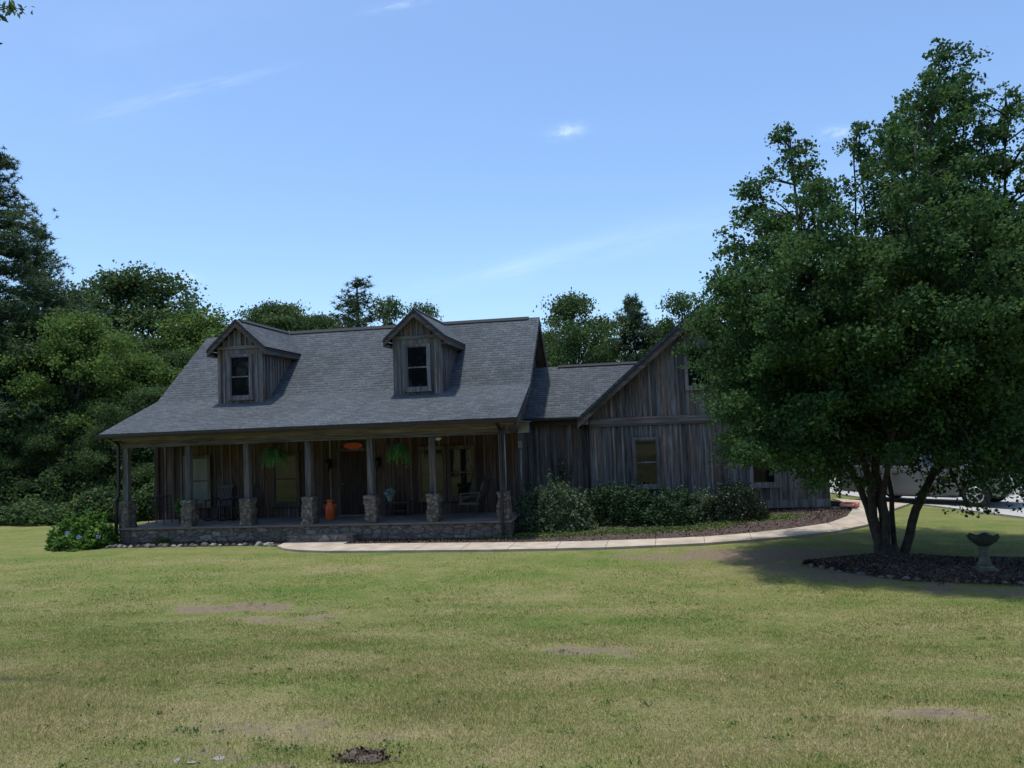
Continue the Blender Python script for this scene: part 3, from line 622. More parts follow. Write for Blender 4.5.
# dormers
def dormer(cx, pz, ez, label):
    yf = 23.0; hw = .76; sl = (pz-ez)/1.0
    def mainz(y): return 1.95+(y-20.65)*(1.05/2.85) if y < 23.5 else 3.0+(y-23.5)*(2.5/3.1)
    topw = ez+.14
    # body: front gable wall plus cheeks running back into the roof
    yb = 23.5+(topw-3.0)/(2.5/3.1)
    mb = MB(); zf = mainz(yf)-.12
    gp = [(cx-hw, zf), (cx+hw, zf), (cx+hw, topw), (cx, pz-.16), (cx-hw, topw)]
    mb.prism([(cx-hw, zf), (cx+hw, zf), (cx+hw, topw-.05), (cx-hw, topw-.05)], 'y', yf, yf+.12); mb.prism([(cx-hw, topw-.049), (cx+hw, topw-.049), (cx, pz-.16)], 'y', yf+.03, yf+.12)
    for s in (-1, 1):
        xa, xb = sorted((cx+s*hw, cx+s*(hw-.1)))
        mb.prism([(yf+.12, zf), (23.5, 2.85), (yb+.2, topw+.05), (yb-.05, topw), (yf+.12, topw)], 'x', xa, xb)
        bb_wall(mb, 'y', cx+s*hw, yf+.03, yb-.15, lambda t: topw, lambda t: mainz(t)-.02, s, .20, .05, .03)
        mb.box(*sorted((cx+s*(hw+.02), cx+s*(hw-.10))), yf-.025, yf, zf, topw-.16)   # corner board
    mb.cur = 1
    for t in np.arange(cx-hw+.2, cx+hw-.1, .19):
        if abs(t-cx) > .47: mb.box(t-.025, t+.025, yf-.022, yf, zf+.05, topw-.16)
        mb.box(t-.028, t+.028, yf-.022, yf, topw-.05, topw+.02+(hw-abs(t-cx))*sl*.82)
    for t in (cx-.34,cx-.12,cx+.12,cx+.34): mb.box(t-.025, t+.025, yf-.022, yf, zf, mainz(yf)+.12)
    mb.cur = 0
    d_ = mb.build('dormer', M['wall_dormer'], house, label=label)
    mb = MB(); mb.box(cx-hw-.02, cx+hw+.02, yf-.05, yf-.001, topw-.15, topw-.05); mb.build('trim_board', M['wood_h'], d_)
    window(d_, cx-.30, cx+.30, mainz(yf)+.30, topw-.27, yf, M['glass'], M['frame'], .085) if False else None
    # window pieces hang straight under the dormer so no level goes deeper than two
    x0, x1, z0, z1 = cx-.33, cx+.33, mainz(yf)+.20, topw-.42; yo = yf-.07; tr = .09; s = .03; zm = (z0+z1)/2
    mb = MB(); mb.box(x0-tr, x0, yo, yf, z0-tr, z1+tr); mb.box(x1, x1+tr, yo, yf, z0-tr, z1+tr); mb.box(x0, x1, yo, yf, z1+.03, z1+tr); mb.box(x0, x1, yo, yf, z0-tr, z0)
    mb.box(x0, x0+s, yo+.03, yf-.004, z0, z1+.03); mb.box(x1-s, x1, yo+.03, yf-.004, z0, z1+.03); mb.box(x0+s, x1-s, yo+.03, yf-.004, z1, z1+.03); mb.box(x0+s, x1-s, yo+.03, yf-.004, z0, z0+s); mb.box(x0+s, x1-s, yo+.028, yf-.004, zm-.02, zm+.02)
    mb.box(x0-tr-.03, x1+tr+.03, yo-.035, yf, z0-tr-.04, z0-tr-.003)
    mb.build('window_frame', M['frame'], d_)
    for a, b in ((z0+s, zm-.02), (zm+.02, z1)):
        mb = MB(); mb.box(x0+s, x1-s, yf-.03, yf-.006, a, b); mb.build('pane', M['glass'], d_)
    # roof planes
    yr = 22.70
    def yat(z): return 23.5+(z-3.0)/(2.5/3.1)
    mb = MB()
    for s in (-1, 1):
        mb.slab([(cx, yr, pz), (cx+s*1.0, yr, ez), (cx+s*1.0, yat(ez)+.03, ez), (cx, yat(pz)+.03, pz)], .06)
    mb.build('dormer_roof', M['shingle'], d_)
    mb = MB(); mb.prism([(cx-.11,pz-.085),(cx,pz+.015),(cx+.11,pz-.085),(cx+.11,pz-.045),(cx,pz+.055),(cx-.11,pz-.045)], 'y', yr+.25, yat(pz)-.22); mb.build('dormer_ridge', M['ridge'], d_)
    # rake boards + eave boards + dark drip edge
    mb = MB()
    for s in (-1, 1):
        mb.prism([(cx, pz-.085), (cx+s*1.0, ez-.085), (cx+s*1.0, ez-.24), (cx+s*.0, pz-.26)] if s > 0 else [(cx, pz-.26), (cx-1.0, ez-.24), (cx-1.0, ez-.085), (cx, pz-.085)], 'y', yr+.01, yr+.045)
        xa, xb = sorted((cx+s*.965, cx+s*1.0)); mb.prism([(yr+.046, ez-.24), (yat(ez-.2), ez-.20), (yat(ez-.07), ez-.085), (yr+.046, ez-.085)], 'x', xa, xb)
        xa, xb = sorted((cx+s*(hw+.04), cx+s*.96)); mb.box(xa, xb, yr+.05, yat(ez-.22), ez-.235, ez-.205)
    mb.build('barge_board', M['barge'], d_)
    mb = MB()
    for s in (-1, 1):
        q_ = [(cx, pz-.05), (cx+s*1.01, ez-.055), (cx+s*1.01, ez-.10), (cx, pz-.10)]; mb.prism(q_ if s > 0 else q_[::-1], 'y', yr-.012, yr+.008)
        xa, xb = sorted((cx+s*1.004, cx+s*1.018)); mb.box(xa, xb, yr+.01, yat(ez)-.05, ez-.10, ez-.055)
    mb.build('drip_edge', M['gutter'], d_)
dormer(-12.56, 5.48, 4.55, 'left dormer of weathered boards with a dark sash window')
dormer(-6.66, 5.44, 4.55, 'right dormer of weathered boards with a dark sash window')

# link between the two blocks
def link():
    mb = MB(); mb.box(XR+.03, -1.52, 25.0, 30, -1.5, 1.78); bb_wall(mb, 'x', 25.0, XR+.05, -1.5, lambda t: 1.72, lambda t: -1.3, -1); mb.build('link_wall', M['wall'], house)
    mb = MB(); mb.box(XR+.03, -1.86, 24.72, 25.0, 1.72, 1.76); mb.box(XR+.03, -1.86, 24.70, 24.735, 1.70, 1.90); mb.build('link_fascia', M['gutter'], house)
    mb = MB(); mb.prism([(24.52,1.93),(24.52,1.86),(24.56,1.80),(24.69,1.80),(24.69,1.93)], 'x', XR+.03, -1.88); mb.build('link_gutter', M['gutter'], house)
    v = lambda z: -1.85+(z-1.88)/.854
    mb = MB(); mb.slab([(XR+.03,24.62,1.92),(v(1.92)-.02,24.62,1.92),(v(3.8),27.5,3.8),(XR+.03,27.5,3.8)], .08); mb.slab([(XR+.03,27.5,3.8),(v(3.8),27.5,3.8),(v(1.92)-.02,30.4,1.92),(XR+.03,30.4,1.92)], .08); mb.build('link_roof', M['shingle'], house)
    mb = MB(); mb.prism([(27.37,3.73),(27.5,3.81),(27.63,3.73),(27.63,3.76),(27.5,3.845),(27.37,3.76)], 'x', -2.75, v(3.8)-.15); mb.build('ridge_vent', M['ridge'], house)
    mb = MB(); mb.tube([(-1.95,24.6,1.82),(-1.80,24.4,1.76),(-1.62,24.05,1.62),(-1.58,23.92,1.5),(-1.58,23.92,-1.15)], .035, 8); mb.build('downspout', M['gutter'], house)
link()
# wing
WX0, WX1, WY, WC = -1.5, 5.42, 24.0, 1.95
def wing():
    sl = .854; pk = 5.10; ez = 1.86; hx = (pk-ez)/sl
    und = lambda x: pk-abs(x-WC)*sl-.14
    prof = [(WX0,-.95),(WX1,-.95),(WX1,und(WX1)),(WC,und(WC)),(WX0,und(WX0))]
    mb = MB(); mb.prism(prof, 'y', WY, 32)
    holes = [(-.26,.62,-.4,1.3),(3.18,4.02,-.45,.65),(1.42,2.3,2.55,4.0)]
    bb_wall(mb, 'x', WY, WX0+.12, WX1, lambda t: 1.56, lambda t: -.78, -1, .285, .065, .03)
    bb_wall(mb, 'x', WY, WX0+.12, WX1, lambda t: und(t)-.02, lambda t: 1.86, -1, .285, .065, .03)
    bb_wall(mb, 'y', WX1, WY+.05, 32, lambda t: 1.6, lambda t: -.95, 1)
    mb.box(WX0-.02, WX0+.10, WY-.03, WY-.001, -.95, 1.56); mb.box(WX1-.1, WX1+.03, WY-.03, WY-.001, -.99, 1.56)
    mb.build('wing_wall', M['wall'], house)
    mb = MB(); mb.box(WX0+.0, WX1+.0, WY-.06, WY-.001, 1.58, 1.85); mb.build('band_board', M['wood_h'], house)
    mb = MB(); mb.box(WX0+.1, WX1+.02, WY-.06, WY-.032, -1.02, -.78); mb.build('skirt_board', M['frame'], house)
    mb = MB(); mb.box(WX0+.1, WX1-.02, WY+.05, 31.9, -1.5, -.95); mb.build('wing_foundation', M['ridge'], house)
    y0 = 23.58; mb = MB()
    for s in (-1, 1): mb.slab([(WC, y0, pk+.02), (WC+s*hx, y0, ez+.02), (WC+s*hx, 32.4, ez+.02), (WC, 32.4, pk+.02)], .09)
    mb.build('wing_roof', M['shingle'], house)
    for s in (-1, 1):
        a = [(WC, pk-.10), (WC+s*hx, ez-.10), (WC+s*hx, ez-.30), (WC, pk-.34)]
        mb = MB(); mb.prism(a if s > 0 else a[::-1], 'y', y0+.01, y0+.05); mb.build('wing_rake_board', M['barge'], house)
        b = [(WC, pk-.075), (WC+s*(hx+.01), ez-.075), (WC+s*(hx+.01), ez-.145), (WC, pk-.145)]
        mb = MB(); mb.prism(b if s > 0 else b[::-1], 'y', y0-.012, y0+.008); mb.build('drip_edge', M['gutter'], house)
        xa, xb = sorted((WC+s*hx, WC+s*(hx-.03))); mb = MB(); mb.box(xa, xb, y0+.055, 32.3, ez-.3, ez-.085); mb.build('wing_fascia', M['barge'], house)
    for c in ([(WC-hx+.04,1.66),(WX0-.02,1.66),(WX0-.02,1.86),(WC-hx+.04,1.72)], [(WX1+.02,1.66),(WC+hx-.04,1.66),(WC+hx-.04,1.72),(WX1+.02,1.86)]): mb = MB(); mb.prism(c, 'y', y0+.05, WY); mb.build('eave_return', M['barge'], house)
    w = window(house, -.15, .51, -.24, 1.14, WY-.03, M['glass_porch'], M['frame'], .08)
    window(house, 3.28, 3.92, -.28, .52, WY-.03, M['glass'], M['frame'], .09, mull=False)
    window(house, 1.53, 2.20, 2.70, 3.85, WY-.03, M['glass'], M['frame'], .07)
    mb = MB(); mb.tube([(2.42,23.93,1.56),(2.42,23.93,-.9)], .045, 8); mb.build('vent_pipe', M['barge'], house)
wing()

# ------------------------------------------------------------------ porch things
def fern(x, z_top, label, seed):
    t = thing('hanging_fern', label, 'hanging plant', (x, 21.19, z_top-.38), group='ferns hanging from the porch beam')
    mb = MB(); mb.lathe([(.05,-.14),(.11,-.1),(.15,0),(.155,.02)], n=16); mb.build('basket', M['dark_wood'], t)
    mb = MB()
    for k in range(3):
        w = k*2.1; mb.tube([(.14*math.cos(w), .14*math.sin(w), .02), (0, 0, .42)], .004, 5)
    mb.tube([(0,0,.42),(0,0,.47)], .005, 5); mb.build('hanger', M['black'], t)
    r = np.random.default_rng(seed); Q = []
    for k in range(150):
        a = r.uniform(0, 2*math.pi); ln = r.uniform(.32, .66); rise = r.uniform(.02, .30); dr = r.uniform(.35, .95)
        for s in np.linspace(.08, 1, 20):
            rad = ln*.62*math.sin(min(s*1.5, 1.57)); z = rise*math.sin(s*2.2) - dr*ln*s*s
            c = np.array([math.cos(a)*rad, math.sin(a)*rad, z+.04]); side = np.array([-math.sin(a), math.cos(a), 0]); lw = .062*(1-s*.6)
            for sg in (-1, 1):
                tip = c+side*sg*lw+np.array([math.cos(a), math.sin(a), -.4])*.015; wdt = np.array([math.cos(a), math.sin(a), -s*dr])*.013
                Q.append([c-wdt, c+wdt, tip+wdt*.4, tip-wdt*.4])
    np_build('fronds', np.array(Q).reshape(-1, 3), 4, M['fern'], t)
fern(-10.55, 1.48, 'hanging fern between the third and fourth porch posts from the left', 1)
fern(-6.78, 1.48, 'hanging fern between the fifth and sixth posts, left of the double window', 2)

def orange_can():
    t = thing('milk_can', 'bright orange milk can standing on the porch left of the door', 'milk can', (-9.28, 22.15, HZ))
    mb = MB(); mb.lathe([(.13,0),(.145,.02),(.148,.36),(.135,.42),(.09,.47),(.08,.50),(.08,.555)], n=24); mb.build('body', M['orange'], t)
    mb = MB(); mb.lathe([(.10,.556),(.118,.565),(.12,.585),(.08,.60),(.03,.612)], n=24); mb.build('lid', M['orange'], t)
    for s in (-1, 1):
        mb = MB(); mb.tube([(s*.13,0,.44),(s*.19,0,.45),(s*.195,0,.37),(s*.165,0,.33)], .012, 6); mb.build('handle', M['orange'], t)
orange_can()
def oval_sign():
    t = thing('oval_sign', 'orange oval sign mounted above the dark front door', 'sign', (-8.84, 23.02, 1.30))
    pts = [(.31*math.cos(2*math.pi*k/32), .10*math.sin(2*math.pi*k/32)) for k in range(32)]
    mb = MB(); mb.prism(pts, 'y', 0, .03); mb.build('plaque', M['sign'], t)
    mb = MB(); P = [(.27*math.cos(2*math.pi*k/32), -.004, .075*math.sin(2*math.pi*k/32)) for k in range(33)]; mb.tube(P, .006, 5); mb.build('rim', M['orange'], t)
oval_sign()
def ceiling_lamp():
    t = thing('ceiling_lamp', 'small white glass lamp under the porch ceiling near the third post', 'lamp', (-12.5, 22.1, 1.745))
    mb = MB(); mb.lathe([(.09,0),(.10,-.02),(.08,-.03)], n=20); mb.build('mount', M['pipe'], t)
    mb = MB(); mb.lathe([(.08,-.031),(.15,-.05),(.14,-.09),(.08,-.125),(.01,-.135)], n=20); mb.build('lamp_shade', M['lampglass'], t)
ceiling_lamp()
def ceiling_fan():
    t = thing('ceiling_fan', 'dark ceiling fan with white light under the porch roof', 'ceiling fan', (-5.85, 22.1, 1.745))
    mb = MB(); mb.tube([(0,0,0),(0,0,-.16)], .015, 8); mb.build('rod', M['dark_wood'], t)
    mb = MB(); mb.lathe([(.03,-.13),(.11,-.16),(.12,-.23),(.07,-.26)], n=20); mb.build('motor', M['dark_wood'], t)
    mb = MB(); mb.lathe([(.05,-.261),(.11,-.29),(.10,-.34),(.03,-.375)], n=20); mb.build('lamp_shade', M['lampglass'], t)
    for k in range(5):
        a = k*2*math.pi/5+.2; ca, sa = math.cos(a), math.sin(a); mb = MB()
        V = [];
        for rr, w in ((.12,.03),(.2,.05),(.6,.075),(.66,.05)):
            V += [(ca*rr-sa*w, sa*rr+ca*w, -.20), (ca*rr+sa*w, sa*rr-ca*w, -.215)]
        V += [(x, y, z-.008) for x, y, z in V]
        F = [(0,1,3,2),(2,3,5,4),(4,5,7,6),(8,10,11,9),(10,12,13,11),(12,14,15,13),(0,8,9,1),(6,7,15,14),(0,2,10,8),(2,4,12,10),(4,6,14,12),(1,9,11,3),(3,11,13,5),(5,13,15,7)]
        mb.add(V, F); mb.build('blade', M['dark_wood'], t)
ceiling_fan()
def swing():
    t = thing('porch_swing', 'dark slatted porch swing hanging by chains right of the double window', 'porch swing', (-4.85, 22.1, -.42))
    mb = MB(); L_ = .62
    for k in range(6): mb.box(-.28+k*.085, -.215+k*.085, -L_, L_, 0+abs(k-2)*.006, .018+abs(k-2)*.006)
    mb.build('seat', M['dark_wood'], t)
    mb = MB()
    for k in range(14):
        y = -L_+.04+k*(2*L_-.08)/13; mb.beam((.22, y, .03), (.42, y, .56), .05, .016, (0,1,0))
    mb.beam((.42,-L_,.56),(.42,L_,.56), .03, .06); mb.beam((.25,-L_,.08),(.25,L_,.08), .03, .05); mb.build('backrest', M['dark_wood'], t)
    for s in (-1, 1):
        mb = MB(); y = s*(L_+.02); mb.beam((-.26,y,.26),(.34,y,.29), .05, .03); mb.beam((-.22,y,0),(-.22,y,.25), .04, .04, (0,1,0)); mb.beam((-.3,y,-.02),(.3,y,-.02), .04, .05); mb.build('armrest', M['dark_wood'], t)
        mb = MB()
        for x in (-.26, .36): mb.tube([(x,y,.28),(.02,y,1.25),(.02,y,2.16)], .011, 5)
        mb.build('chain', M['black'], t)
swing()
def rocking_chair():
    t = thing('rocking_chair', 'dark wooden rocking chair on the porch right of the pale window', 'chair', (-13.15, 22.55, HZ), R(-12), 'rocking chairs on the porch')
    mb = MB()
    for k in range(6): mb.box(-.25, .25, -.24+k*.08, -.175+k*.08, .40, .42)
    mb.build('seat', M['dark_wood'], t)
    mb = MB()
    for k in range(7): mb.beam((-.21+k*.07, .24, .42), (-.21+k*.07, .40, 1.02), .045, .015, (0,1,0))
    mb.beam((-.27,.405,1.04),(.27,.405,1.04), .03, .09); mb.build('backrest', M['dark_wood'], t)
    for s in (-1, 1):
        x = s*.28
        mb = MB(); mb.tube([(x, -.42, .10), (x, -.25, .035), (x, 0, .015), (x, .3, .04), (x, .5, .12)], .02, 6); mb.build('rocker', M['dark_wood'], t)
        mb = MB(); mb.beam((x,-.24,.03),(x,-.24,.62), .04, .04, (0,1,0)); mb.build('leg', M['dark_wood'], t)
        mb = MB(); mb.beam((x,.26,.04),(x,.33,.72), .04, .04, (0,1,0)); mb.build('leg', M['dark_wood'], t)
        mb = MB(); mb.beam((x,-.3,.64),(x,.32,.66), .09, .025); mb.build('armrest', M['dark_wood'], t)
    return t
rc = rocking_chair(); c2 = copy_tree(rc); c2.location = (-12.35, 22.6, HZ); c2.rotation_euler = (0,0,R(14)); c2['label'] = 'dark wooden rocking chair behind the third porch post from the left'
def rack():
    t = thing('iron_stand', 'black iron stand with mesh top at the left end of the porch', 'stand', (-14.75, 21.95, HZ))
    for x, y in ((-.25,-.2),(.25,-.2),(-.25,.2),(.25,.2)):
        mb = MB(); mb.tube([(x*1.15,y*1.1,0),(x,y,.1),(x,y,.86)], .012, 6); mb.build('leg', M['black'], t)
    for y in (-.2, .2):
        mb = MB()
        for k in range(13): mb.tube([(-.25+k*.5/12, y, .32), (-.25+k*.5/12, y, .84)], .005, 4)
        for z in (.32,.45,.58,.71,.84): mb.tube([(-.25,y,z),(.25,y,z)], .007, 4)
        mb.build('mesh_panel', M['black'], t)
    mb = MB(); mb.box(-.25,.25,-.2,.2,.842,.856); mb.build('shelf', M['black'], t)
rack()
def leafball(n, rx, ry, rz, size, seed, z0=0, shell=.55, flat=False):
    r = np.random.default_rng(seed); v = r.normal(size=(n,3)); v /= np.linalg.norm(v, axis=1, keepdims=True); k = (shell+(1-shell)*r.random(n)**.7)[:,None]
    v[:,2] = np.abs(v[:,2]) if flat else v[:,2]
    P = v*k*[rx,ry,rz]; P[:,2] += z0; return leaf_quads(P, size, r, .5)
def potted():
    t = thing('potted_plant', 'leafy potted plant on the porch floor beside the second post', 'potted plant', (-13.85, 21.75, HZ))
    mb = MB(); mb.lathe([(.10,0),(.14,.24),(.155,.245),(.155,.27),(.12,.27)], n=18); mb.build('pot', M['dark_wood'], t)
    np_build('foliage', leafball(420,.24,.24,.30,.09,5,.52).reshape(-1,3), 4, M['fern'], t)
    t = thing('plant_bench', 'low dark bench against the wall between door and double window', 'bench', (-7.35, 22.75, HZ))
    mb = MB(); mb.box(-.42,.42,-.17,.17,.40,.44); mb.build('seat', M['dark_wood'], t)
    for x in (-.36,.36):
        for y in (-.13,.13): mb = MB(); mb.box(x-.025,x+.025,y-.025,y+.025,0,.399); mb.build('leg', M['dark_wood'], t)
    mb = MB(); mb.box(-.335,.335,-.15,.15,.16,.185); mb.build('shelf', M['dark_wood'], t)
    t = thing('planter', 'small pale teal planter with green plant standing on the dark porch bench', 'planter', (-7.58, 22.7, HZ+.442))
    mb = MB(); mb.lathe([(.07,0),(.10,.15),(.11,.16),(.11,.18),(.08,.18)], n=18); mb.build('pot', M['teal'], t)
    np_build('foliage', leafball(260,.17,.17,.15,.07,6,.26).reshape(-1,3), 4, M['teal'], t)
potted()

# ------------------------------------------------------------------ shrubs, rocks, small garden things
def shrub(name, label, x, y, rx, ry, h, mat, n, size, seed, group=None, bumpy=.25, cat='shrub'):
    z = gzf(x, y); t = thing(name, label, cat, (x, y, z), group=group); r = np.random.default_rng(seed)
    v = r.normal(size=(n,3)); v /= np.linalg.norm(v, axis=1, keepdims=True); v[:,2] = np.abs(v[:,2])*1.0-.12; n = len(v)
    lob = np.array([1+bumpy*(mnoise.noise(Vector(p)*2.2+Vector((seed*1.7,0,0)))+.7*mnoise.noise(Vector(p)*5+Vector((0,seed,0)))) for p in v])
    k = (.5+.5*r.random(n)**.35)*lob; P = v*k[:,None]*[rx,ry,h]; P[:,2] = np.maximum(P[:,2], .02)+r.uniform(0,.03,n)
    # upright shoots break the outline
    S = []
    for _ in range(int(26*max(rx,1))):
        a = r.uniform(0, 2*math.pi); q = r.random()**.5; b = np.array([math.cos(a)*rx*q*.85, math.sin(a)*ry*q*.85, h*math.sqrt(max(0,1-q*q*.8))*.85]); ln = r.uniform(.12,.34)*h
        dr = np.array([math.cos(a)*.35*q, math.sin(a)*.35*q, 1.]); S += [b+dr*ln*s+r.normal(size=3)*.02 for s in r.random(14)]
    P = np.r_[P, np.array(S)]
    np_build('foliage', leaf_quads(P, size, r, .6).reshape(-1,3), 4, mat, t)
    mb = MB()
    for k in range(7):
        a = k*.9; mb.tube([(.05*math.cos(a), .05*math.sin(a), -.05), (rx*.3*math.cos(a), ry*.3*math.sin(a), h*.4), (rx*.6*math.cos(a), ry*.6*math.sin(a), h*.75)], [.018,.012,.005], 5)
    mb.build('stem', M['bark'], t); return t
hy = shrub('hydrangea', 'bright green hydrangea with pale blue blooms left of the porch', -16.35, 20.6, .98, .8, 1.02, M['hydrangea'], 6000, .12, 11)
def blooms():
    for k, (dx, dy, z) in enumerate([(.42,-.70,.38),(.85,-.45,.36),(.12,-.78,.52)]):
        np_build('bloom', (leafball(90,.06,.06,.05,.03,40+k,0,.85)+np.array([dx,dy,z])).reshape(-1,3), 4, M['bloom'], hy)
blooms()
shrub('rounded_shrub', 'grey-green bushy shrub nearest the right end of the porch', -2.55, 22.2, 1.2, 1.0, 1.5, M['shrub'], 11000, .085, 12, 'shrubs along the house wall', .22)
shrub('foundation_shrub', 'low spreading shrub between the grey-green shrub and the tall wing window', -1.2, 23.2, .85, .7, 1.25, M['shrub_mid'], 5200, .075, 13, 'shrubs along the house wall')
shrub('foundation_shrub', 'leafy shrub directly below the lower left window of the wing', -.25, 22.95, 1.0, .8, 1.2, M['shrub_mid'], 8500, .075, 14, 'shrubs along the house wall')
shrub('foundation_shrub', 'leafy shrub right of the one below the lower left wing window', .85, 22.75, 1.0, .85, 1.05, M['shrub_mid'], 8000, .075, 15, 'shrubs along the house wall')
shrub('foundation_shrub', 'lighter low shrub left of the dark holly at the wing wall', 1.65, 22.7, .6, .6, .9, M['shrub'], 4200, .075, 16, 'shrubs along the house wall')
shrub('holly_shrub', 'dark dense holly shrub below the small right window of the wing', 2.62, 22.75, .92, .75, 1.12, M['shrub_dark'], 8000, .06, 17, 'shrubs along the house wall', .16)
shrub('small_shrub', 'small green plant against the link wall behind the grey-green shrub', -2.45, 24.45, 1*.28, .2, 1.9, M['shrub_dark'], 420, .06, 18)
shrub('weed_clump', 'small green weed clump at the foot of the porch wall near the left pier', -13.9, 20.75, .28, .16, .2, M['weed'], 260, .06, 19, cat='weed')
def groundcover():
    r = np.random.default_rng(21); P = []
    for cx, cy, sx, sy, n in ((-2.3,21.0,1.0,.35,700),(-.6,21.35,1.2,.45,1300),(.9,21.4,1.1,.45,800),(-3.0,21.2,.5,.3,700),(3.6,22.5,.6,.35,900),(2.0,21.9,.7,.3,600),(-3.9,20.6,.4,.12,250)):
        q = r.normal(size=(n,2))*[sx*.55,sy*.55]+[cx,cy]; P.append(np.c_[q, gz(q[:,0],q[:,1])+.02+r.random(n)*.08])
    o = np_build('ground_cover', leaf_quads(np.concatenate(P), .07, r, .9).reshape(-1,3), 4, M['weed']); props(o, 'low green weeds spreading over the mulch before the wing shrubs', 'ground cover', kind='stuff')
groundcover()

def rock_mesh(seed, sx, sy, sz, mat, sub=2):
    import bmesh
    bm = bmesh.new(); bmesh.ops.create_icosphere(bm, subdivisions=sub, radius=1)
    for v in bm.verts:
        k = 1+.35*mnoise.noise(v.co*1.3+Vector((seed*3.1,0,0)))+.15*mnoise.noise(v.co*3.5+Vector((0,seed,0))); v.co = Vector((v.co.x*k*sx, v.co.y*k*sy, v.co.z*k*sz))
    me = bpy.data.meshes.new('rock'); bm.to_mesh(me); bm.free(); me.materials.append(mat)
    me.polygons.foreach_set('use_smooth', [sub > 2]*len(me.polygons)); return me
RK = [rock_mesh(s, 1, .75, .55, M['rock']) for s in range(5)]; RP = [rock_mesh(9+s, 1, .75, .55, M['rock_pale']) for s in range(3)]
def place_rock(x, y, s, label, group, pale=False, name='edging_rock'):
    me = rnd.choice(RP if pale else RK); o = bpy.data.objects.new(name, me); col.objects.link(o)
    o.location = (x, y, gzf(x,y)+s*.22); o.rotation_euler = (rnd.uniform(-.2,.2), rnd.uniform(-.2,.2), rnd.uniform(0,6.28)); o.scale = (s, s*rnd.uniform(.8,1.1), s*rnd.uniform(.8,1.3))
    return props(o, label, 'rock', group)
for i in range(40):
    t = i/39; x = -17.2+t*7.25+rnd.uniform(-.05,.05); y = 20.38+.05*math.sin(i*1.7) if x < -10.6 else 20.38-(x+10.6)*.45
    pale = rnd.random() < .35
    place_rock(x, y, rnd.uniform(.07,.14), 'small pale rock in the stone edging before the porch wall' if pale else 'small grey rock in the stone edging before the porch wall', 'rocks edging the porch bed', pale)
for i in range(30):
    t = i/29; P = [(3.3,16.3),(3.9,15.5),(4.6,14.9),(6.2,14.5),(7.9,14.35),(9.2,14.45)]; k = t*4.999; a = int(k); f = k-a
    x = P[a][0]*(1-f)+P[a+1][0]*f+rnd.uniform(-.08,.08); y = P[a][1]*(1-f)+P[a+1][1]*f+rnd.uniform(-.06,.06)
    place_rock(x, y, rnd.uniform(.04,.085), 'grey rock in the ring round the maple bed', 'rocks edging the maple bed')
place_rock(5.50, 23.6, .16, 'single grey-brown rock on the mulch near the orange splash block', None, name='garden_rock')
def splash():
    z = gzf(5.98,24.0)+.07; t = thing('splash_block', 'orange splash block lying on mulch at the right corner of the wing', 'splash block', (5.98, 24.0, z), R(-25))
    mb = MB(); mb.box(-.22,.22,-.3,.3,0,.04); mb.box(-.22,-.18,-.3,.3,.04,.09); mb.box(.18,.22,-.3,.3,.04,.09); mb.box(-.18,.18,.26,.3,.04,.09); mb.build('tray', M['splash'], t, .008)
splash()
def birdbath():
    x, y = 6.08, 15.35; t = thing('birdbath', 'mossy cast stone birdbath with scalloped dark bowl beside the maple', 'birdbath', (x, y, gzf(x,y)+.07))
    mb = MB(); mb.box(-.17,.17,-.17,.17,0,.06); mb.lathe([(.155,.061),(.15,.09),(.12,.11)], n=24); mb.build('base', M['bath'], t, .01)
    mb = MB(); mb.lathe([(.115,.111),(.10,.16),(.075,.26),(.065,.36),(.075,.42),(.10,.459)], n=32, lobes=16, amp=.08); mb.build('pedestal', M['bath'], t)
    mb = MB(); mb.lathe([(.09,.46),(.12,.48),(.17,.525),(.205,.575),(.225,.62),(.245,.64),(.215,.63),(.17,.58),(.10,.54),(.0,.53)], n=72, lobes=12, amp=.10); mb.v = [(a, b_, c+(.022*math.cos(6*math.atan2(b_, a)) if a*a+b_*b_ > .036 else 0)) for a, b_, c in mb.v]; mb.build('bowl', M['bath_bowl'], t)
birdbath()
def heap():
    x, y = -1.72, 4.50; z = gzf(x,y); t = thing('dirt_heap', 'small dark heap of soil and dead leaves on the near lawn', 'dirt heap', (x, y, z))
    me = rock_mesh(31, .13, .09, .045, M['soil'], 4); o = link_mesh('soil', me, None, t)
    r = np.random.default_rng(5); P = r.normal(size=(700,3))*[.085,.05,.02]; P[:,2] = np.abs(P[:,2])*.6+.035*np.exp(-((P[:,0]/.1)**2+(P[:,1]/.07)**2))
    np_build('dead_leaves', leaf_quads(P, .028, r, .3).reshape(-1,3), 4, M['chip'], t)
    for k, (px, py, s) in enumerate(((-2.72,4.33,.03),(-2.60,4.42,.035),(-2.84,4.36,.03))):
        o = place_rock(px, py, s, ['largest of the three flat pale stones sunk in the near lawn','upper flat pale stone sunk in the near lawn','leftmost flat pale stone sunk in the near lawn'][k], 'flat pale stones in the near lawn', True, 'flat_stone'); o.scale.z = s*.3; o.location.z = gzf(px,py)+.006
heap()

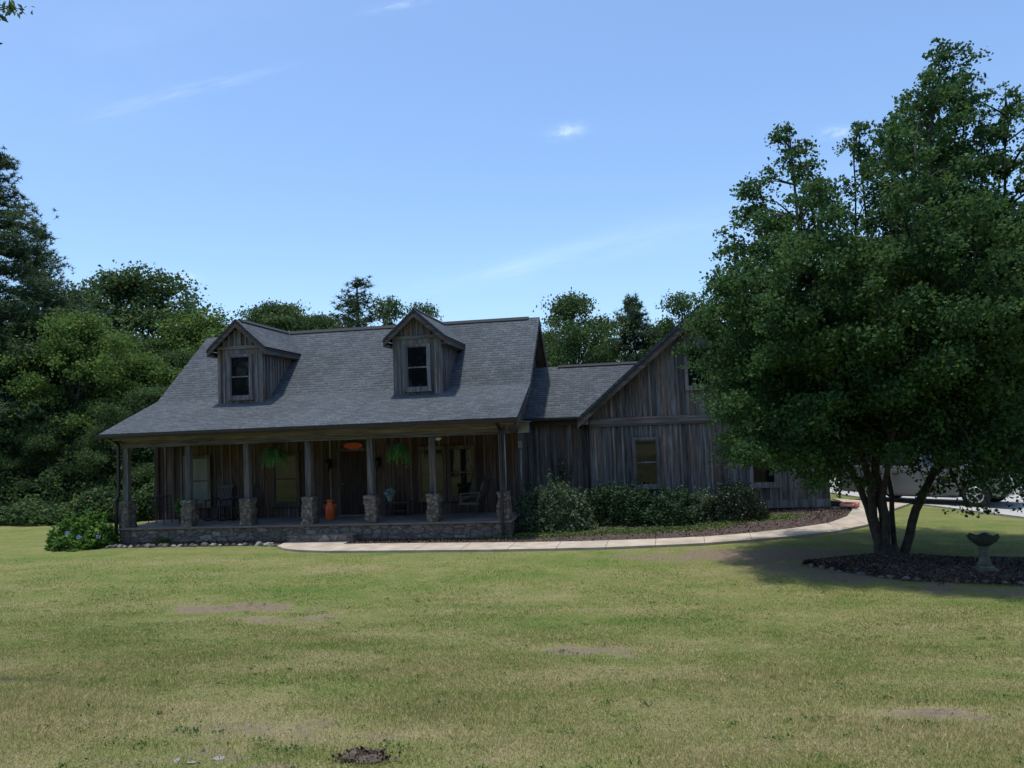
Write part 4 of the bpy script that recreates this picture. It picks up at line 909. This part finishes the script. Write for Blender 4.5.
# ------------------------------------------------------------------ grass blades on the near lawn
def grass():
    r = np.random.default_rng(3); P = []
    n = 1000000; y = 3.4+ (r.random(n)**1.35)*15.5; half = .74*y+.8; x = r.uniform(-1,1,n)*half - .162*y
    keep = (r.random(n) > bare(x, y)*1.6+.12*r.random(n)) & (r.random(n) < 1.08-(y-3)/15.5); x = x[keep]; y = y[keep]
    # patchy height
    h = (.013+.015*r.random(len(x)))*(1+.45*np.sin(x*1.9+np.sin(y*1.3)*1.5)*np.cos(y*1.6)); w = .0022+.00045*np.maximum(y-4,0)
    inbed = (((x-6.6)/3.7)**2+((y-15.6)/2.0)**2) < 1; x, y, h, w = x[~inbed], y[~inbed], h[~inbed], w[~inbed]
    n = len(x); a = r.uniform(0, 2*math.pi, n); c, s = np.cos(a), np.sin(a); lean = r.normal(size=(n,2))*h[:,None]*.55; z = gz(x,y)
    b0 = np.stack([x-c*w, y-s*w, z-.003], -1); b1 = np.stack([x+c*w, y+s*w, z-.003], -1); tip = np.stack([x+lean[:,0], y+lean[:,1], z+h], -1)
    o = np_build('grass', np.stack([b0,b1,tip],1).reshape(-1,3), 3, mat_blade()); props(o, 'short mown grass, green and straw coloured, on the near lawn', 'grass', kind='stuff')
grass()

def litter():
    r = np.random.default_rng(8); n = 26000; y = 3.6+r.random(n)**1.2*13; x = r.uniform(-1,1,n)*(.74*y+.5)-.162*y
    w = np.array([mnoise.noise(Vector((a*.9, b*.9, 3.1)))+.5*mnoise.noise(Vector((a*3.1, b*3.1, 0))) for a, b in zip(x, y)]); b_ = bare(x, y)
    keep = r.random(n) < np.clip((w-.22)*1.6, 0, .7)+b_*.9+.05; x, y = x[keep], y[keep]
    P = np.c_[x, y, gz(x,y)+.006+r.random(len(x))*.016]
    o = np_build('thatch', leaf_quads(P, .022, r, 1.0, .35).reshape(-1,3), 4, M['thatch']); props(o, 'dead clippings and bits of leaf lying in the grass', 'clippings', kind='stuff')
    n = 420; y = 4+r.random(n)*11; x = r.uniform(-1,1,n)*(.72*y)-.162*y; C = []
    for a, b in zip(x, y):
        k = r.integers(8, 26); q = r.normal(size=(k,2))*r.uniform(.02,.06); C.append(np.c_[a+q[:,0], b+q[:,1], gz(a+q[:,0], b+q[:,1])+.01+r.random(k)*.022])
    o = np_build('lawn_weeds', leaf_quads(np.concatenate(C), .022, r, 1.3, .7).reshape(-1,3), 4, M['weed']); props(o, 'small broad-leaved weeds and clover scattered through the lawn', 'weeds', kind='stuff')
M['thatch'] = mat_leaf('dead clippings', [(0,(.07,.05,.035)),(.4,(.17,.13,.08)),(.8,(.30,.25,.16)),(1,(.42,.37,.27))], 0, .9, .1)
litter()

# ------------------------------------------------------------------ trees
def limb(mb, pts, r0, r1, n=7, jit=0.0, rr=None, sub=4):
    P = [Vector(p) for p in pts]; out = []
    for i in range(len(P)-1):
        a = P[max(i-1,0)]; b = P[i]; c = P[i+1]; d_ = P[min(i+2,len(P)-1)]
        for k in range(sub):
            t = k/sub; out.append(.5*((2*b)+(c-a)*t+(2*a-5*b+4*c-d_)*t*t+(-a+3*b-3*c+d_)*t**3))
    out.append(P[-1])
    if rr: out = [out[0]]+[p+Vector((rr.uniform(-jit,jit), rr.uniform(-jit,jit), rr.uniform(-jit,jit)*.5)) for p in out[1:-1]]+[out[-1]]
    m_ = len(out)-1; mb.tube(out, [r0*(1-i/m_)**.85+r1 for i in range(m_+1)], n); return out

def maple():
    bx, by = 4.95, 17.25; t = thing('maple_tree', 'large multi-stemmed maple in the round mulch bed on the right', 'tree', (bx, by, gzf(bx,by)+.02)); rr = random.Random(5); r = np.random.default_rng(17)
    stems = [([(-.12,0,-.1),(-.20,0,1.1),(-.30,-.1,1.9),(-.95,-.5,3.8),(-1.35,-.5,6.4),(-1.5,-.5,9.0)], .09),
             ([(.02,0,-.1),(.0,.05,1.2),(-.02,.1,2.0),(.7,.1,4.2),(1.15,.1,6.0),(1.4,0,8.6),(1.72,0,10.7)], .10),
             ([(.17,.1,-.1),(.26,.3,1.2),(.30,.6,2.0),(.2,1.2,4.2),(.2,1.5,6.6),(.28,1.2,9.4)], .045),
             ([(.32,0,-.1),(.62,-.05,.95),(.97,0,1.6),(1.6,.2,2.5),(2.4,.4,4.5),(2.9,.3,7.2),(3.06,.2,9.6)], .085),
             ([(.0,-.15,-.1),(-.1,-.5,1.3),(.0,-1.3,2.8),(.3,-2.0,4.6),(.4,-1.8,7.2),(.9,-1.2,9.2)], .05),
             ([(-.05,.15,-.1),(-.3,.6,1.4),(-.9,1.4,3.0),(-1.0,2.2,5.0),(-.9,2.0,7.6),(-.7,1.7,8.6)], .07)]
    mb = MB(); SP = []
    for pts, w in stems: SP.append(limb(mb, pts, w, .012, 9, .03, rr))
    mb.lathe([(.42,-.12),(.33,.0),(.24,.10),(.17,.22)], (.06,0,0), 14); mb.build('trunk', M['bark'], t)
    # crown volume: half width on the left side against height, taken all round and jittered
    H = [1.2,1.7,2.2,3.4,4.8,5.7,6.7,7.5,8.6,9.2,9.8]; RD = [1.9,2.8,3.2,3.75,3.85,3.8,3.5,3.2,2.5,1.9,1.0]; CX = [.5,.5,.5,.5,.5,.5,.6,.7,.8,.9,1.0]
    cl = []
    def env(x, y, z, f=1.0):
        if z < H[0] or z > H[-1]: return False
        return ((x-np.interp(z,H,CX))/(np.interp(z,H,RD)*1.0))**2+(y/(np.interp(z,H,RD)*.92))**2 < f
    lead = [(2.6,.3,9.3,.9),(.7,.2,9.2,.85),(1.35,.8,10.0,.8),(1.9,-.6,9.9,.85),(1.71,0,10.85,1.15),(2.15,.5,10.0,.8),(-1.49,-.3,9.15,1.05),(-.95,.5,8.6,.8),(.28,.9,9.55,.9),(1.0,-1.3,9.6,1.0),(3.06,.2,9.8,1.1),(3.6,-.8,8.9,1.0),(2.4,1.6,9.2,1.1),(-2.15,.2,8.1,.9),(-2.75,-.5,7.1,.85),(-3.1,.4,6.1,.8),
            (0,-2.1,8.3,1.1),(-1.3,-1.9,7.5,1.05),(-1.5,2.0,8.0,1.1),(2.6,-2.2,8.2,1.1),(-3.3,-.3,5.0,.75),(-2.6,-1.8,5.8,.95),(4.3,.4,7.6,1.0),(4.1,-1.6,6.6,1.0),(1.0,2.9,8.0,1.1),(3.4,2.4,7.4,1.1),(-2.6,1.8,6.2,.9),(.9,-3.1,6.6,1.0),(-.7,-3.0,5.6,.9),(2.6,-3.3,5.2,.9)]
    tops = []
    for lx, ly, lz, lr in lead:
        fx, fy = (lx*.45+.2, ly*.45); b0 = 1.9+.35*math.hypot(lx-.4, ly); nn = int(46*(lz-b0)/5.5*(lr/1.0))
        for i in range(nn):
            f = (i+rr.random())/nn; z = b0+(lz-b0)*f; ax, ay = fx+(lx-fx)*min(1,f*1.5)**.8, fy+(ly-fy)*min(1,f*1.5)**.8
            rad = lr*(1.42*(1-f)**.55+.13)*min(1, .45+2*f)*rr.uniform(.45,1.1); a = rr.uniform(0, 6.283); x, y = ax+rad*math.cos(a), ay+rad*math.sin(a)
            if z < 2.9 and (x < -2.6 or (x < -1.6 and z < 2.35) or (abs(x) < 1.1 and y < .5 and z < 2.4)): continue
            cl.append((x, y, z, (.56-.34*f)*rr.uniform(.6,1.15)))
        for i in range(4): f = i/3; cl.append((lx+rr.uniform(-.05,.05), ly, lz-.75+.75*f, .24-.13*f))
        tops.append((lx, ly, lz, fx, fy, b0))
    k = 0
    while k < 150:
        x, y, z = rr.uniform(-3.7,4.6), rr.uniform(-3.8,3.8), rr.uniform(2.0,6.6)
        if not env(x,y,z,.98) or env(x,y,z,.5): continue
        if z < 2.9 and (x < -2.5 or (x < -1.4 and z < 2.4) or (abs(x) < 1.1 and y < .5)): continue
        k += 1; cl.append((x,y,z, rr.choice((.3,.38,.46,.54))))
    k = 0
    while k < 105:
        x, y, z = rr.uniform(-3.15,-.5), rr.uniform(-2.4,1.6), rr.uniform(1.5,3.3)
        if z < 1.5+.42*max(0,-x-1.2)**.9+rr.uniform(-.1,.3): continue
        if abs(x) < .8 and z < 2.3: continue
        k += 1; cl.append((x,y,z, rr.choice((.24,.3,.38,.44))))
    for k in range(58): cl.append((rr.uniform(.8,4.2), rr.uniform(-2.6,1.2), rr.uniform(1.45,2.4), rr.choice((.22,.28,.34))))
    # drooping lower twigs
    low = [(.9,-1.3,2.05,.34),(1.3,-2.0,1.95,.34),(1.9,-1.7,1.9,.36),(2.4,-2.2,1.85,.34),(2.9,-1.6,1.8,.36),(3.4,-2,1.8,.36),(.6,-2.2,2.15,.34),(-.4,-2.4,2.25,.36),(1.6,-.8,1.75,.26),(2.1,-1.2,1.55,.24),(2.7,-1.0,1.5,.26),(3.2,-1.4,1.45,.28),(3.6,-.6,1.7,.34),(1.0,1.5,2.0,.34),(2.2,1.3,2.0,.34),(3.3,1.2,1.8,.36),(.75,-.5,1.35,.26),(1.25,-.9,1.15,.22),(1.5,-.4,.95,.16),(1.7,-.9,1.0,.14),(2.6,-.6,1.0,.16),(2.9,-.4,1.25,.24),(3.1,-.8,.95,.16),(-.6,-.9,1.6,.24),(-1.1,-1,1.6,.22),(-1.5,-.8,1.75,.22),(-1.9,-.5,1.9,.2),(3.3,-.5,1.5,.3),(2.4,-1.3,1.75,.22),(1.2,.2,1.5,.2)]
    cl += low
    P = []
    allst = [p for s in SP for p in s[6:]]
    mb = MB()
    for i, (x,y,z,w) in enumerate(cl):
        n = int(520*(w/.5)**1.9*(1.0 if z > 2 else .6)); ph = math.atan2(y,x)+rr.uniform(-.9,.9); L1 = w*rr.uniform(1.0,1.7); q = np.clip(r.normal(size=(n,3)),-1.9,1.9)*[L1*.55,w*.42,w*.28]; q[:,2] += rr.uniform(-.1,.45)*q[:,0]-.22*q[:,0]**2/w
        q = np.stack([q[:,0]*math.cos(ph)-q[:,1]*math.sin(ph), q[:,0]*math.sin(ph)+q[:,1]*math.cos(ph), q[:,2]], 1); P.append(q+[x,y,z])
        c = Vector((x,y,z)); cand = [p for p in allst if (p.z < z+.1 if z > 2 else z+.3 < p.z < z+1.2)] or allst; b = min(cand, key=lambda p: (p-c).length+.5*abs(p.z-(z-.8)))
        if z < 2.1: b = Vector((x*.85, y*.85+.1, z+.85))
        if z < 2.1 or (i % 3 == 0 and (b-c).length < 1.7): mid = b.lerp(c,.5)+Vector((rr.uniform(-.1,.1), rr.uniform(-.1,.1), .12)); mb.tube([b, mid, c], [.022,.014,.005], 5)
    for lx, ly, lz, fx, fy, b0 in tops: c = Vector((fx,fy,b0)); b = min(allst, key=lambda p: (p-c).length); mb.tube([b, (fx+(lx-fx)*.5, fy+(ly-fy)*.5, b0+(lz-b0)*.4), (lx, ly, lz-.9), (lx, ly, lz-.1)], [.045,.032,.016,.006], 6)
    mb.build('branch', M['bark'], t)
    P = np.concatenate(P); np_build('crown', leaf_quads(P, .076, r, .55, .74, .25).reshape(-1,3), 4, M['maple'], t)
maple()

def deciduous(name, seed, mat, H=10., Rr=3.6, base=.18, nclump=190, nleaf=230, leaf=.15, layered=False, trunk=True):
    """prototype tree at the origin"""
    rr = random.Random(seed); r = np.random.default_rng(seed); t = thing(name, None, None)
    mb = MB(); top = limb(mb, [(0,0,-.2),(rr.uniform(-.3,.3),0,H*.3),(rr.uniform(-.4,.4),rr.uniform(-.3,.3),H*.6),(0,0,H*.92)], H*.022, .02, 8, .05, rr)
    P = []; lim = []
    lobes = []
    for k in range(17):
        h = base+.10+(.86-base)*(k+rr.random()*.7)/17; a = k*2.4+rr.uniform(-.5,.5); prof = math.sin(math.pi*min(1,(h-base*.6)/(1-base*.6))**.75)**.6
        rad = Rr*prof*rr.uniform(.38,.85)*(.35 if h > .86 else 1); lobes.append((rad*math.cos(a), rad*math.sin(a), h*H, Rr*rr.uniform(.26,.42)*(1.0 if h < .8 else .75), a))
    for lx, ly, lz, lr, la in lobes:
        b = top[min(len(top)-1, int(max(.15, lz/H-.22)*len(top)))]; mb.tube([b, b.lerp(Vector((lx,ly,lz)),.55)+Vector((0,0,-.1)), (lx,ly,lz)], [H*.009,H*.005,.012], 5)
    for i in range(nclump):
        lx, ly, lz, lr, a = lobes[i % 17]
        v = Vector((rr.gauss(0,1), rr.gauss(0,1), rr.gauss(.35,.8))).normalized()*rr.random()**.4
        x, y, z = lx+v.x*lr*1.15, ly+v.y*lr*1.15, lz+v.z*lr*(.3 if layered else .68); h = z/H
        w = rr.uniform(.35,.8)*Rr/3.6; wz = w*(.32 if layered else .7)
        n = int(nleaf*(w/.7)**2); tl = rr.uniform(-.2,.5); v = r.normal(size=(n,3))*[w*.85,w*.42,wz*.42]; v[:,2] += tl*v[:,0]-.18*v[:,0]**2/w; ph = a+rr.uniform(-.8,.8)
        P.append(np.stack([v[:,0]*math.cos(ph)-v[:,1]*math.sin(ph), v[:,0]*math.sin(ph)+v[:,1]*math.cos(ph), v[:,2]],1)+[x,y,z])
        if i % 9 == 0: b = top[min(len(top)-1, int(max(.2,h-.18)*len(top)))]; mb.tube([b, b.lerp(Vector((x,y,z)),.55)+Vector((0,0,-.1)), (x,y,z)], [H*.006,H*.004,.01], 5)
    mb.build('trunk', M['bark'], t); np_build('crown', leaf_quads(np.concatenate(P), leaf, r, .5, .7).reshape(-1,3), 4, mat, t); return t
def needle_quads(C, size, r, k=10):
    n = len(C); C = np.repeat(C, k, 0); d_ = r.normal(size=(len(C),3)); d_[:,2] += .35; d_ /= np.linalg.norm(d_,axis=1,keepdims=True)
    s = np.cross(d_, r.normal(size=d_.shape)); s /= np.linalg.norm(s,axis=1,keepdims=True); L_ = (size*r.uniform(.7,1.2,len(C)))[:,None]
    return np.stack([C-s*size*.09, C+s*size*.09, C+d_*L_], 1)
def pine(name, seed, H=16., Rr=3.6, base=.3, levels=24, dens=1.0, tuft=.28, up=.1, taper=.8):
    rr = random.Random(seed); r = np.random.default_rng(seed); t = thing(name, None, None); mb = MB(); mb.tube([(0,0,-.3),(.05,0,H*.5),(0,0,H)], [H*.016,H*.011,.015], 8)
    C = []
    for i in range(levels):
        h = base+(1-base)*(i+rr.random()*.6)/levels; rad0 = Rr*(1-((h-base)/(1-base)))**taper+.12
        for k in range(rr.randint(3,5)):
            a = rr.uniform(0,6.283); rad = rad0*rr.uniform(.55,1.15); z = h*H; e = (math.cos(a)*rad, math.sin(a)*rad, z+rad*(up+rr.uniform(-.12,.2)))
            mid = (e[0]*.5, e[1]*.5, z+rad*up*.2); mb.tube([(0,0,z), mid, e], [.05*H/16,.035*H/16,.01], 5)
            m_ = int(26*rad/Rr*3*dens)+5
            for j in range(m_):
                f = rr.uniform(.3,1.03); w = .16+.28*rad*(1-abs(f-.7)); C.append((e[0]*f+rr.gauss(0,w*.55), e[1]*f+rr.gauss(0,w*.55), z+(e[2]-z)*f*f+rr.gauss(0,.12)))
    mb.build('trunk', M['bark_pine'], t); np_build('crown', needle_quads(np.array(C), tuft, r, 12).reshape(-1,3), 3, M['needle'], t); return t
PROTO = {'a': deciduous('broadleaf_tree', 1, M['oak']), 'b': deciduous('broadleaf_tree', 2, M['oak_light'], nclump=170, base=.3), 'c': deciduous('broadleaf_tree', 3, M['oak'], Rr=3.0, nclump=150, nleaf=170),
         'd': deciduous('broadleaf_tree', 4, M['oak'], base=.42, nclump=150, layered=True, Rr=4.4), 'low': deciduous('broadleaf_tree', 6, M['oak'], base=.05, Rr=4.2, nclump=230),
         'p': pine('pine_tree', 8, 16, 3.8, .18, 30, 1.7, .2), 'q': pine('pine_tree', 9, 12, 2.5, .35, 22, .65, .30, .25, .6), 's': pine('cedar_tree', 10, 9, 2.2, .2, 18, .6, .17, .35, 1.0)}
BASEH = {'a':10,'b':10,'c':10,'d':10,'low':10,'p':16,'q':12,'s':9}
used = set()
def tree(k, x, y, height, width, label, group, rz=None, name=None):
    """height in metres, width as a factor of the prototype's spread"""
    src = PROTO[k]; first = k not in used; used.add(k); o = src if first else copy_tree(src)
    z = gzf(x,y); o.location = (x,y,z-.1); s = height/BASEH[k]; o.scale = (s*width, s*width, s); o.rotation_euler = (0,0,rnd.uniform(0,6.28) if rz is None else rz)
    props(o, label, 'tree', group); 
    return o
def px(pxx, Y):   # x of the column of the view through a picture column at depth Y (used only to lay the wood out)
    dv = FW+RT*((pxx-512)/FPX)+UP*((384-470)/FPX); return dv.x*Y/dv.y
GW = 'trees of the wood left of the house'; GB = 'trees rising behind the roof'; GR = 'trees behind the driveway'; GC = 'unseen trees added behind the photographer'
tree('p', px(-4,33), 33, 17.9, 1.35, 'tall dark pine at the left edge rising above the wood', GW)
tree('p', px(38,37), 37, 15.2, 1.25, 'second dark pine just right of the tallest one', GW)
tree('a', px(60,34), 34, 10.2, 1.1, 'broad green tree below the tall pine', GW)
tree('b', px(78,32), 32, 9.4, .95, 'light green tree between the pine and the porch end', GW)
tree('a', px(120,43), 43, 14.2, 1.05, 'tall rounded tree at the top of the wood left of the roof', GW)
tree('c', px(165,44), 44, 14.0, 1.1, 'tall narrow tree with open top just left of the roof', GW)
tree('b', px(205,42), 42, 10.8, 1.1, 'light green tree crown beside the left end of the roof', GW)
tree('b', px(140,34), 34, 7.6, 1.1, 'light green tree with spreading sprays above the porch eave corner', GW)
tree('a', px(180,36), 36, 8.0, 1.0, 'dark tree glimpsed behind the left porch post', GW)
for X_, Y_, h_, k_ in ((12,33,7.0,'low'),(45,30,4.2,'low'),(90,32,5.2,'low'),(118,30,4.4,'low'),(150,31,5.6,'low'),(-30,30,6,'low'),(70,39,10,'low'),(20,42,11,'low'),(120,39,9.5,'low'),(-50,36,11,'low'),(-80,33,9,'a')):
    tree(k_, px(X_,Y_), Y_, h_, 1.0, 'dark leafy tree low in the wood left of the porch', GW)
tree('d', px(278,42), 42, 11.3, .8, 'flat-topped layered tree between the two dormers', GB, 1.0)
tree('d', px(318,44), 44, 10.9, .7, 'low layered tree right of the flat-topped one behind the ridge', GB, 2.6)
tree('s', px(362,40), 40, 11.6, 1.7, 'spiky cedar left of the right dormer', GB)
tree('c', px(392,42), 42, 11.0, .8, 'leafy tree top just left of the right dormer peak', GB)
tree('c', px(428,44), 44, 10.9, .7, 'small leafy tree top just right of the right dormer peak', GB)
tree('a', px(578,40), 40, 10.3, .82, 'large rounded tree above the link roof', GB, .6)
tree('low', px(548,43), 43, 8.6, .6, 'dark tree close to the right gable of the main roof', GB)
tree('q', px(641,42), 42, 9.9, .95, 'upright pine between the rounded tree and the wing gable', GB)
tree('b', px(610,44), 44, 8.2, .8, 'lighter green tree low behind the link roof', GB)
tree('c', px(690,42), 42, 10.2, .8, 'pale leafy tree just behind the wing gable peak', GB)
tree('a', px(670,44), 44, 9.0, .8, 'dark tree half hidden by the left slope of the wing gable', GB)
for X_, Y_, h_, k_ in ((770,46,10,'a'),(830,44,9,'low'),(880,47,11,'a'),(930,45,9,'low'),(985,46,11,'a'),(1040,44,10,'low'),(1090,46,12,'a'),(1140,40,10,'low'),(850,52,10,'low'),(960,52,10,'low')):
    tree(k_, px(X_,Y_), Y_, h_, 1.0, 'dark leafy tree beyond the driveway behind the maple', GR)
for X_, Y_, h_, k_ in ((-40,-24,15,'a'),(-30,-27,16,'low'),(-21,-25,15,'a'),(-12,-28,17,'low'),(-3,-26,15,'a'),(6,-28,16,'low'),(15,-25,15,'a'),(24,-27,15,'low'),(34,-24,15,'a')):  # unseen row added so the upper panes reflect dark foliage
    tree(k_, X_, Y_, h_, 1.0, 'unseen tree added behind the photographer to darken the window reflections', GC)
def undergrowth():
    r = np.random.default_rng(77); P = []
    for cx, cy, sx, sy, hh, n in [(px(10,27.5),27.5,1.8,.8,.9,2400),(px(45,27),27,1.6,.8,.8,2200),(px(80,27.5),27.5,1.8,.8,1.1,2600),(px(118,27.5),27.5,1.6,.8,1.3,2400),(px(150,28),28,1.5,.8,1.6,2200),(px(30,29),29,3,1,2.2,3600),(px(100,29.5),29.5,3,1,2.6,3600),(px(-30,28),28,3,1,1.8,2600),(px(150,30),30,2,1,3.0,2600)]:
        a = r.uniform(0,2*np.pi,n); q = r.random(n)**.5; x = cx+np.cos(a)*q*sx*(1+.2*np.sin(a*4)); y = cy+np.sin(a)*q*sy; z = gz(x,y)+r.random(n)**.7*hh*np.sqrt(np.maximum(0,1-q*q*.9))*(1+.25*np.sin(x*2.3))
        P.append(np.c_[x,y,z])
    o = np_build('undergrowth', leaf_quads(np.concatenate(P), .17, r, .5).reshape(-1,3), 4, M['oak']); props(o, 'tangled green undergrowth along the foot of the wood', 'undergrowth', kind='stuff')
undergrowth()
def overhang():
    bx, by = -9.8, 7.2; t = thing('oak_tree', 'oak mostly outside the picture whose leafy twigs hang into the top left corner', 'tree', (bx, by, gzf(bx,by))); rr = random.Random(3); r = np.random.default_rng(31)
    mb = MB(); limb(mb, [(0,0,-.2),(.1,0,2.5),(0,.1,5.5),(.2,0,9)], .2, .03, 10, .04, rr)
    tips = [(3.28,-.2,6.98),(3.48,-.22,7.02),(3.38,-.1,7.12),(3.05,-.25,7.0),(3.17,-.2,6.7),(3.0,-.2,6.15),(3.0,-.2,5.35),(2.75,-.2,7.3),(1.6,-.3,6.2),(1.2,.4,7.6),(1.2,-.6,6.8),(.6,.8,8.2),(.2,-.8,8),(-.7,.2,8.5),(-1,-.5,7.4),(0,0,9.2)]
    P = []
    for i, (x,y,z) in enumerate(tips):
        b = Vector((.05,0,min(z-1.0,7.5))); mb.tube([b, b.lerp(Vector((x,y,z)),.6)+Vector((0,0,.3)), (x,y,z)], [.045,.022,.005], 6)
        w = .10 if i < 8 else .42; n = 16 if i < 8 else 380; P.append(r.normal(size=(n,3))*[w*.6,w*.6,w*.4]+[x,y,z-.03])
    mb.build('trunk', M['bark'], t); np_build('crown', leaf_quads(np.concatenate(P), .085, r, .3, .45, .4).reshape(-1,3), 4, M['oak'], t)
overhang()

# ------------------------------------------------------------------ parked car
def car():
    x, y = 9.59, 24.54; hd = R(-38); z = gzf(x,y)+.055
    # local frame: nose towards +x, the near side at y = 0; front near wheel at the origin
    t = thing('parked_suv', 'silver four-door utility vehicle parked on the driveway behind the maple', 'car', (x, y, z), hd)
    WB, RW, W = 2.95, .37, 1.88; yc = .05
    def arch(cx, r=.44, n=10): return [(cx+r*math.cos(a), .36+r*math.sin(a)) for a in [math.pi-k*math.pi/n for k in range(n+1)]]
    low = [(-WB-.98,.42)]+[(-WB-.95,.36)]+[(-WB-.46,.34)]+[p for p in arch(-WB)]+[(-WB+.46,.30),(-.46,.30)]+[p for p in arch(0)]+[(.46,.34),(.82,.36),(.90,.55),(.92,.90),(.86,1.06),(.60,1.12),(-.35,1.16),(-.85,1.18),(-WB-.9,1.19),(-WB-1.0,1.05)]
    import bmesh
    def side_prism(pts, y0, y1, name, mat, parent, tuck=0, bev=.03):
        mb = MB(); n = len(pts); V = [(p[0], y0, p[1]) for p in pts]+[(p[0], y1, p[1]) for p in pts]
        mb.add(V, [tuple(range(n)), tuple(range(2*n-1,n-1,-1))]+[(i,i+n,(i+1)%n+n,(i+1)%n) for i in range(n)]); return mb.build(name, mat, parent, bev)
    body = side_prism(low, yc, yc+W, 'body', M['paint'], t, 0, .035)
    # cabin: greenhouse tapering inwards
    mb = MB(); bz, tz = 1.16, 1.80; B = [(-.42,bz),(-WB-.92,bz)]; T = [(-1.12,tz),(-WB-.70,tz)]; ins = .16
    V = [(B[0][0],yc+.03,bz),(B[1][0],yc+.03,bz),(B[1][0],yc+W-.03,bz),(B[0][0],yc+W-.03,bz),(T[0][0],yc+ins,tz),(T[1][0],yc+ins,tz),(T[1][0],yc+W-ins,tz),(T[0][0],yc+W-ins,tz)]
    mb.add(V, [(0,1,2,3),(7,6,5,4),(0,4,5,1),(1,5,6,2),(2,6,7,3),(3,7,4,0)]); cabin = mb.build('cabin', M['paint'], t, .05)
    def on_side(xx, f, near=True, off=.012):
        yy = yc+.03+(ins-.03)*f-off; return (xx, yy if near else 2*yc+W-yy, bz+(tz-bz)*f)
    for near in (True, False):
        for xa, xb, ta, tb in ((-.72,-1.42,-1.16,-1.42),(-1.50,-2.40,-1.50,-2.40),(-2.48,-WB-.72,-2.48,-WB-.60)):
            mb = MB(); q = [on_side(xa,.10,near), on_side(xb,.10,near), on_side(tb,.86,near), on_side(ta,.86,near)]; q2 = [(p[0], p[1]+(.03 if near else -.03), p[2]) for p in q]
            mb.add(q+q2, [(0,1,2,3),(7,6,5,4),(0,4,5,1),(1,5,6,2),(2,6,7,3),(3,7,4,0)]); mb.build('side_window', M['carglass'], cabin)
    mb = MB(); f0 = (-.47-.02, bz+.05); f1 = (-1.07, tz-.06); q = [(f0[0]+.03,yc+.12,f0[1]),(f0[0]+.03,yc+W-.12,f0[1]),(f1[0]+.03,yc+ins+.05+.02,f1[1]),(f1[0]+.03,yc+ins+.07,f1[1])]; q[2] = (f1[0]+.03,yc+W-ins-.07,f1[1])
    q2 = [(p[0]-.04, p[1], p[2]-.03) for p in q]; mb.add(q+q2, [(0,1,2,3),(7,6,5,4),(0,4,5,1),(1,5,6,2),(2,6,7,3),(3,7,4,0)]); mb.build('windscreen', M['carglass'], cabin)
    # doors: shut lines and handles
    for xa, xb in ((-.62,-1.46),(-1.47,-2.38)):
        mb = MB(); mb.box(xb+.012, xa-.012, yc-.012, yc+.02, .46, 1.09); dr = mb.build('door', M['paint'], t, .01)
        mb = MB(); mb.box(xb+.08, xb+.26, yc-.035, yc-.013, .93, .97); mb.build('handle', M['trim'], dr)
    mb = MB(); mb.box(-2.4,-.5, yc-.09, yc+.10, .27, .33); mb.build('running_board', M['trim'], t, .01)
    mb = MB(); mb.box(-.80,-.62, yc-.20, yc-.02, 1.13, 1.27); mb.build('mirror', M['trim'], t, .03)
    mb = MB(); mb.box(.86,.97, yc+.05, yc+W-.05, .38, .60); mb.build('front_bumper', M['rim'], t, .03)
    mb = MB(); mb.box(.885,.915, yc+.42, yc+W-.42, .64, .88); mb.build('grille', M['trim'], t, .01)
    mb = MB(); mb.box(-WB-1.08,-WB-.94, yc+.05, yc+W-.05, .40, .60); mb.build('rear_bumper', M['rim'], t, .03)
    for yy in (yc+.02, yc+W-.36): mb = MB(); mb.box(.82,.925, yy, yy+.34, .68, .88); mb.build('headlight', M['lamp'], t, .02)
    for yy in (yc+.01, yc+W-.13): mb = MB(); mb.box(-WB-1.01,-WB-.90, yy, yy+.12, .75, 1.1); mb.build('tail_light', M['redlamp'], t, .01)
    mb = MB(); mb.box(-WB-.5,.5, yc+.25, yc+W-.25, .26, .40); mb.build('underbody', M['trim'], t)
    for yy in (yc+.30, yc+W-.30): mb = MB(); mb.tube([(-1.3,yy,1.84),(-WB-.5,yy,1.84)], .018, 6); mb.build('roof_rail', M['trim'], t)
    def wheel(cx, y0, s):
        mb = MB(); c = (cx, y0, RW); mb.lathe([(.235,.0),(.33,-.005),(.365,.03),(.37,.08),(.37,.17),(.36,.22),(.33,.25),(.2,.25)], c, 32, axis='y'); w = mb.build('wheel', M['tyre'], t)
        mb = MB(); f = -.004 if s < 0 else .254
        mb.lathe([(.205,f),(.235,f+.008*s),(.245,f+.012*(-s)),(.21,f+.03*(-s)),(.205,f)], c, 32, axis='y', cap=False)
        P = []
        for k in range(5):
            a = k*2*math.pi/5+.3; ca, sa = math.cos(a), math.sin(a); mb.beam((cx+ca*.03, y0+f+.012*s, RW+sa*.03), (cx+ca*.215, y0+f+.012*s, RW+sa*.215), .022, .07, (0,1,0))
        mb.lathe([(.0,f+.02*s),(.06,f+.02*s),(.07,f)] if s < 0 else [(.0,f+.02),(.06,f+.02),(.07,f)], c, 16, axis='y'); mb.build('rim', M['rim'], w)
    for cx in (0, -WB): wheel(cx, yc-.02, -1); wheel(cx, yc+W-.23, 1)
car()
